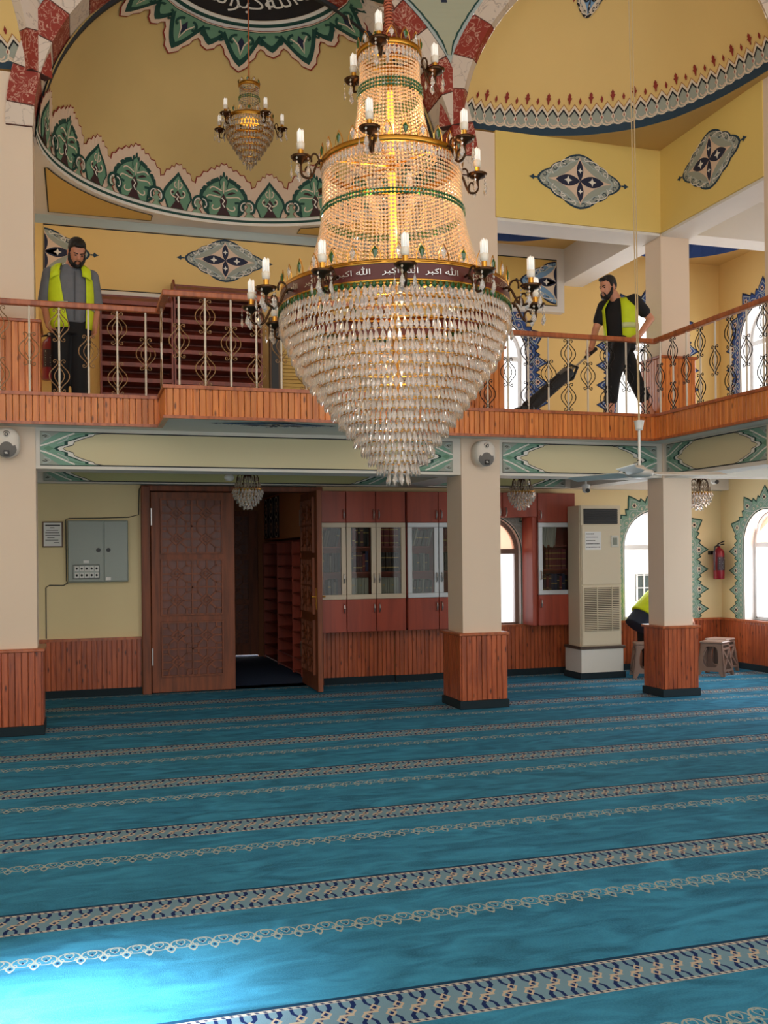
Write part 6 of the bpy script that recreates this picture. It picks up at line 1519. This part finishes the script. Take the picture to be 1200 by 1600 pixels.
for s in (-1, 1):      # shoulder straps of the vest
    mb = MB(); V = []
    for (y, z, x0, x1) in ((-.138, 1.22, .105, .185), (-.122, 1.28, .10, .185), (-.085, 1.335, .09, .18), (-.02, 1.368, .08, .17), (.05, 1.36, .08, .17), (.10, 1.31, .09, .18), (.13, 1.24, .09, .19)):
        V += [P(s * x0, y, z + .012), P(s * (x0 + x1) / 2, y, z + .004), P(s * x1, y, z - .03)]
    mb.add(V, [(3 * i + j, 3 * i + j + 1, 3 * i + 4 + j, 3 * i + 3 + j) for i in range(6) for j in range(2)])
    o = mb.build('vest_shoulder', m_vest, root, True); sd = o.modifiers.new('t', 'SOLIDIFY'); sd.thickness = .007; sd.offset = 0
b = MB(); loft(b, [(P(0, 0, .70), (.155, 0, 0), (0, .12, 0)), (P(0, 0, .86), (.158, 0, 0), (0, .12, 0))])
for s in (-1, 1): chain(b, [P(s * .085, 0, .78), P(s * .088 - .01, -.02, .48), P(s * .09 - .02, .0, .12)], [.105, .092, .078])
fuse('trousers', b, m_trs, root, .012, 3)
for s in (-1, 1): b = MB(); shape_cap(b, P(s * .10, .02, .05), .048, P(s * .125, -.16, .042), .042); b.build('shoe', m_black, root, True)
# --- man walking with the vacuum cleaner
root = empty('person', (5.72, 9.62, 3.02)); tag(root, 'bearded man in black clothes and yellow vest walking with a vacuum cleaner on the balcony', 'person')
Y = 9.60
H = Matrix.Translation(vec(5.555, Y, 4.475)) @ Matrix.Rotation(radians(-72), 4, 'Z') @ Matrix.Rotation(radians(16), 4, 'X')
sh_n, sh_f = (5.80, Y - .13, 4.325), (5.60, Y + .16, 4.315); pel = (5.72, Y, 3.90)
arm_n = [sh_n, (5.985, Y - .16, 4.13), (5.80, 9.37, 3.93)]; arm_f = [sh_f, (5.50, Y + .17, 4.06), (5.335, Y - .02, 3.80)]
leg_f = [(5.67, Y - .08, 3.86), (5.56, Y - .08, 3.47), (5.525, Y - .07, 3.09)]; leg_r = [(5.77, Y + .07, 3.86), (5.90, Y + .03, 3.50), (6.06, Y + .0, 3.16)]
b = MB(); head(b, H); chain(b, [(5.68, Y, 4.30), (5.64, Y, 4.38), (5.60, Y, 4.43)], [.075, .058, .058])
ax = vec(.55, -.83, 0).normalized(); ay = vec(.83, .55, 0)           # chest turned half to the viewer
tor = [((5.72, Y, 3.84), .14, .09), ((5.715, Y, 4.0), .13, .09), ((5.70, Y, 4.2), .155, .10), ((5.69, Y, 4.33), .10, .07)]
loft(b, [(cc, ax * w, ay * d) for cc, w, d in tor])
for A_, L_ in ((arm_n, 1), (arm_f, 0)): chain(b, A_, [.052, .042, .032])
hand(b, arm_n[2], (-.85, -.15, -.35), (-.2, .2, -1), 1, .9, .95); hand(b, arm_f[2], (-.75, -.1, -.62), (.3, -.8, -.4), 1, 1.15, .95)
for Lg in (leg_f, leg_r): chain(b, Lg, [.08, .058, .042])
shape_cap(b, (leg_f[2][0], leg_f[2][1], 3.06), .04, (leg_f[2][0] - .16, leg_f[2][1] - .03, 3.052), .032); shape_cap(b, (leg_r[2][0] + .02, leg_r[2][1], 3.13), .042, (leg_r[2][0] - .13, leg_r[2][1] - .01, 3.055), .032)
fuse('body', b, m_skin2, root, .010, 3); head_parts(root, H, True, m_hair)
b = MB(); loft(b, [((5.72, Y, 3.84), ax * .165, ay * .115), ((5.715, Y, 4.0), ax * .165, ay * .125), ((5.70, Y, 4.2), ax * .185, ay * .125), ((5.69, Y, 4.31), ax * .14, ay * .09), ((5.67, Y, 4.36), ax * .07, ay * .07)])
for A_ in (arm_n, arm_f): m2 = Vector(A_[0]).lerp(Vector(A_[1]), .62); chain(b, [A_[0], tuple(m2)], [.075, .066]); shape_cap(b, (5.69, Y, 4.31), .06, A_[0], .072)
fuse('tshirt', b, m_tee, root, .011, 3)
def vest2(a0, a1, z0, z1, m, name, off=0.0, rows=9, n=12):
    mb = MB(); V = []
    for i in range(rows + 1):
        z = z0 + (z1 - z0) * i / rows; t = (z - 3.9) / .45; w = .183 + .012 * t - .07 * max(0, t - .82) / .18 + off; dd = .142 - .01 * t - .045 * max(0, t - .82) / .18 + off; cx = 5.72 - .03 * t
        for j in range(n + 1): a = a0 + (a1 - a0) * j / n; q = vec(cx, Y, z) + ax * w * cos(a) + ay * dd * sin(a); V.append(tuple(q))
    mb.add(V, [(i * (n + 1) + j, i * (n + 1) + j + 1, (i + 1) * (n + 1) + j + 1, (i + 1) * (n + 1) + j) for i in range(rows) for j in range(n)])
    o = mb.build(name, m, root, True); sd = o.modifiers.new('t', 'SOLIDIFY'); sd.thickness = .008; sd.offset = 1
vest2(radians(-66), radians(200), 3.90, 4.355, m_vest, 'vest_back'); vest2(radians(200), radians(232), 3.90, 4.355, m_vest, 'vest_front'); vest2(radians(-66), radians(40), 4.02, 4.075, mat('pale_reflective_tape', (206, 214, 150), .5), 'reflective_stripe', .008, 2)
b = MB(); loft(b, [((5.72, Y, 3.80), ax * .16, ay * .12), ((5.72, Y, 3.93), ax * .16, ay * .12)])
for Lg in (leg_f, leg_r): e = Vector(Lg[1]).lerp(Vector(Lg[2]), .55); chain(b, [Lg[0], Lg[1], tuple(e)], [.105, .082, .075])
fuse('trousers', b, m_trs, root, .012, 3)
# vacuum cleaner in his hand
vc = empty('vacuum_cleaner', (4.55, 9.5, 3.10)); tag(vc, 'black stick vacuum cleaner held low over the balcony floor', 'vacuum cleaner')
pt = lambda t, dx=0, dz=0: (5.375 - .86 * t + dx, 9.575 - .03 * t, 3.79 - .70 * t + dz)
MB().tube([pt(-.02), pt(.14)], [.022, .02], 10).build('grip', m_black, vc); MB().tube([pt(.13), pt(.36)], .011, 8).build('steel_tube', m_steel, vc)
b = MB(); b.tube([pt(.34), pt(.36), pt(.42), pt(.60), pt(.84), pt(.95), pt(.99)], [.03, .06, .068, .07, .072, .076, .05], 16); b.build('dust_bag', mat('black_ribbed_fabric', (26, 25, 26), .6, bump=.6, bscale=120), vc, True)
MB().tube([(pt(.36)[0], Y - .04, pt(.36)[2] + .07), (pt(.36)[0] + .09, Y - .04, pt(.36)[2] + .05), (pt(.44)[0] + .10, Y - .04, pt(.44)[2] - .02), (pt(.46)[0], Y - .04, pt(.46)[2] - .06)], .018, 8).build('carry_handle', m_black, vc)
b = MB(); b.tube([pt(.40, 0, .03), pt(.50, 0, .03)], [.055, .055], 12); b.build('clear_ring', mat('grey_translucent_ring', (120, 116, 110), .3, trans=.4), vc)
b = MB(); b.bbox(4.44, 4.60, 9.46, 9.66, 3.065, 3.14, .015); b.build('floor_nozzle', m_black, vc)
# --- third person bending behind the right column
root = empty('person', (7.02, 11.52, 0)); tag(root, 'person in yellow vest bending beside the bright lower window, half hidden by the column', 'person')
hip, shd = vec(7.05, 11.50, .80), vec(7.34, 11.48, 1.12)
d = (shd - hip).normalized(); up = vec(-d.z, 0, d.x); sd_ = vec(0, 1, 0)
H = Matrix.Translation(vec(7.37, 11.58, 1.17)) @ Matrix.Rotation(radians(80), 4, 'Z') @ Matrix.Rotation(radians(25), 4, 'X')
b = MB(); head(b, H); chain(b, [tuple(shd), (7.43, 11.54, 1.16)], [.075, .06])
loft(b, [(tuple(hip - d * .08), sd_ * .14, up * .09), (tuple(hip + d * .15), sd_ * .14, up * .1), (tuple(shd - d * .08), sd_ * .16, up * .1), (tuple(shd + d * .03), sd_ * .1, up * .07)])
for s in (-1, 1):
    chain(b, [tuple(hip + sd_ * s * .1), (7.09, 11.52 + s * .12, .45), (7.02, 11.52 + s * .12, .08)], [.085, .06, .045]); shape_cap(b, (7.0, 11.52 + s * .12, .05), .04, (7.17, 11.52 + s * .13, .04), .034)
    A_ = [tuple(shd + sd_ * s * .19), (7.50, 11.5 + s * .22, .90), (7.62, 11.5 + s * .16, .72)]; chain(b, A_, [.05, .042, .03]); hand(b, A_[2], (.5, 0, -.8), (-.5, -s * .5, -.3), s, .6)
fuse('body', b, m_skin2, root, .011, 3); head_parts(root, H, False, mat('grey_knit_cap', (104, 108, 120), .9))
b = MB(); loft(b, [(tuple(hip - d * .24 - up * .02), sd_ * .21, up * .15), (tuple(hip - d * .02), sd_ * .19, up * .14), (tuple(hip + d * .2), sd_ * .18, up * .14), (tuple(shd), sd_ * .17, up * .11)])
for s in (-1, 1): chain(b, [tuple(shd + sd_ * s * .17), (7.46, 11.5 + s * .215, .98)], [.075, .065])
fuse('dark_shirt', b, m_navy, root, .012, 3)
b = MB(); loft(b, [(tuple(hip - d * .06), sd_ * .225, up * .17), (tuple(hip + d * .2), sd_ * .20, up * .16), (tuple(shd - d * .02), sd_ * .19, up * .13), (tuple(shd + d * .04), sd_ * .12, up * .09)]); fuse('vest', b, m_vest, root, .012, 2)
b = MB()
for s in (-1, 1): chain(b, [tuple(hip + sd_ * s * .09 - vec(0, 0, .02)), (7.09, 11.52 + s * .12, .45), (7.10, 11.52 + s * .12, .12)], [.095, .08, .075])
fuse('trousers', b, m_trs, root, .012, 3)
for s in (-1, 1): b = MB(); shape_cap(b, (7.0, 11.52 + s * .12, .05), .047, (7.18, 11.52 + s * .13, .045), .042); b.build('shoe', m_black, root, True)
root.location.x += .13
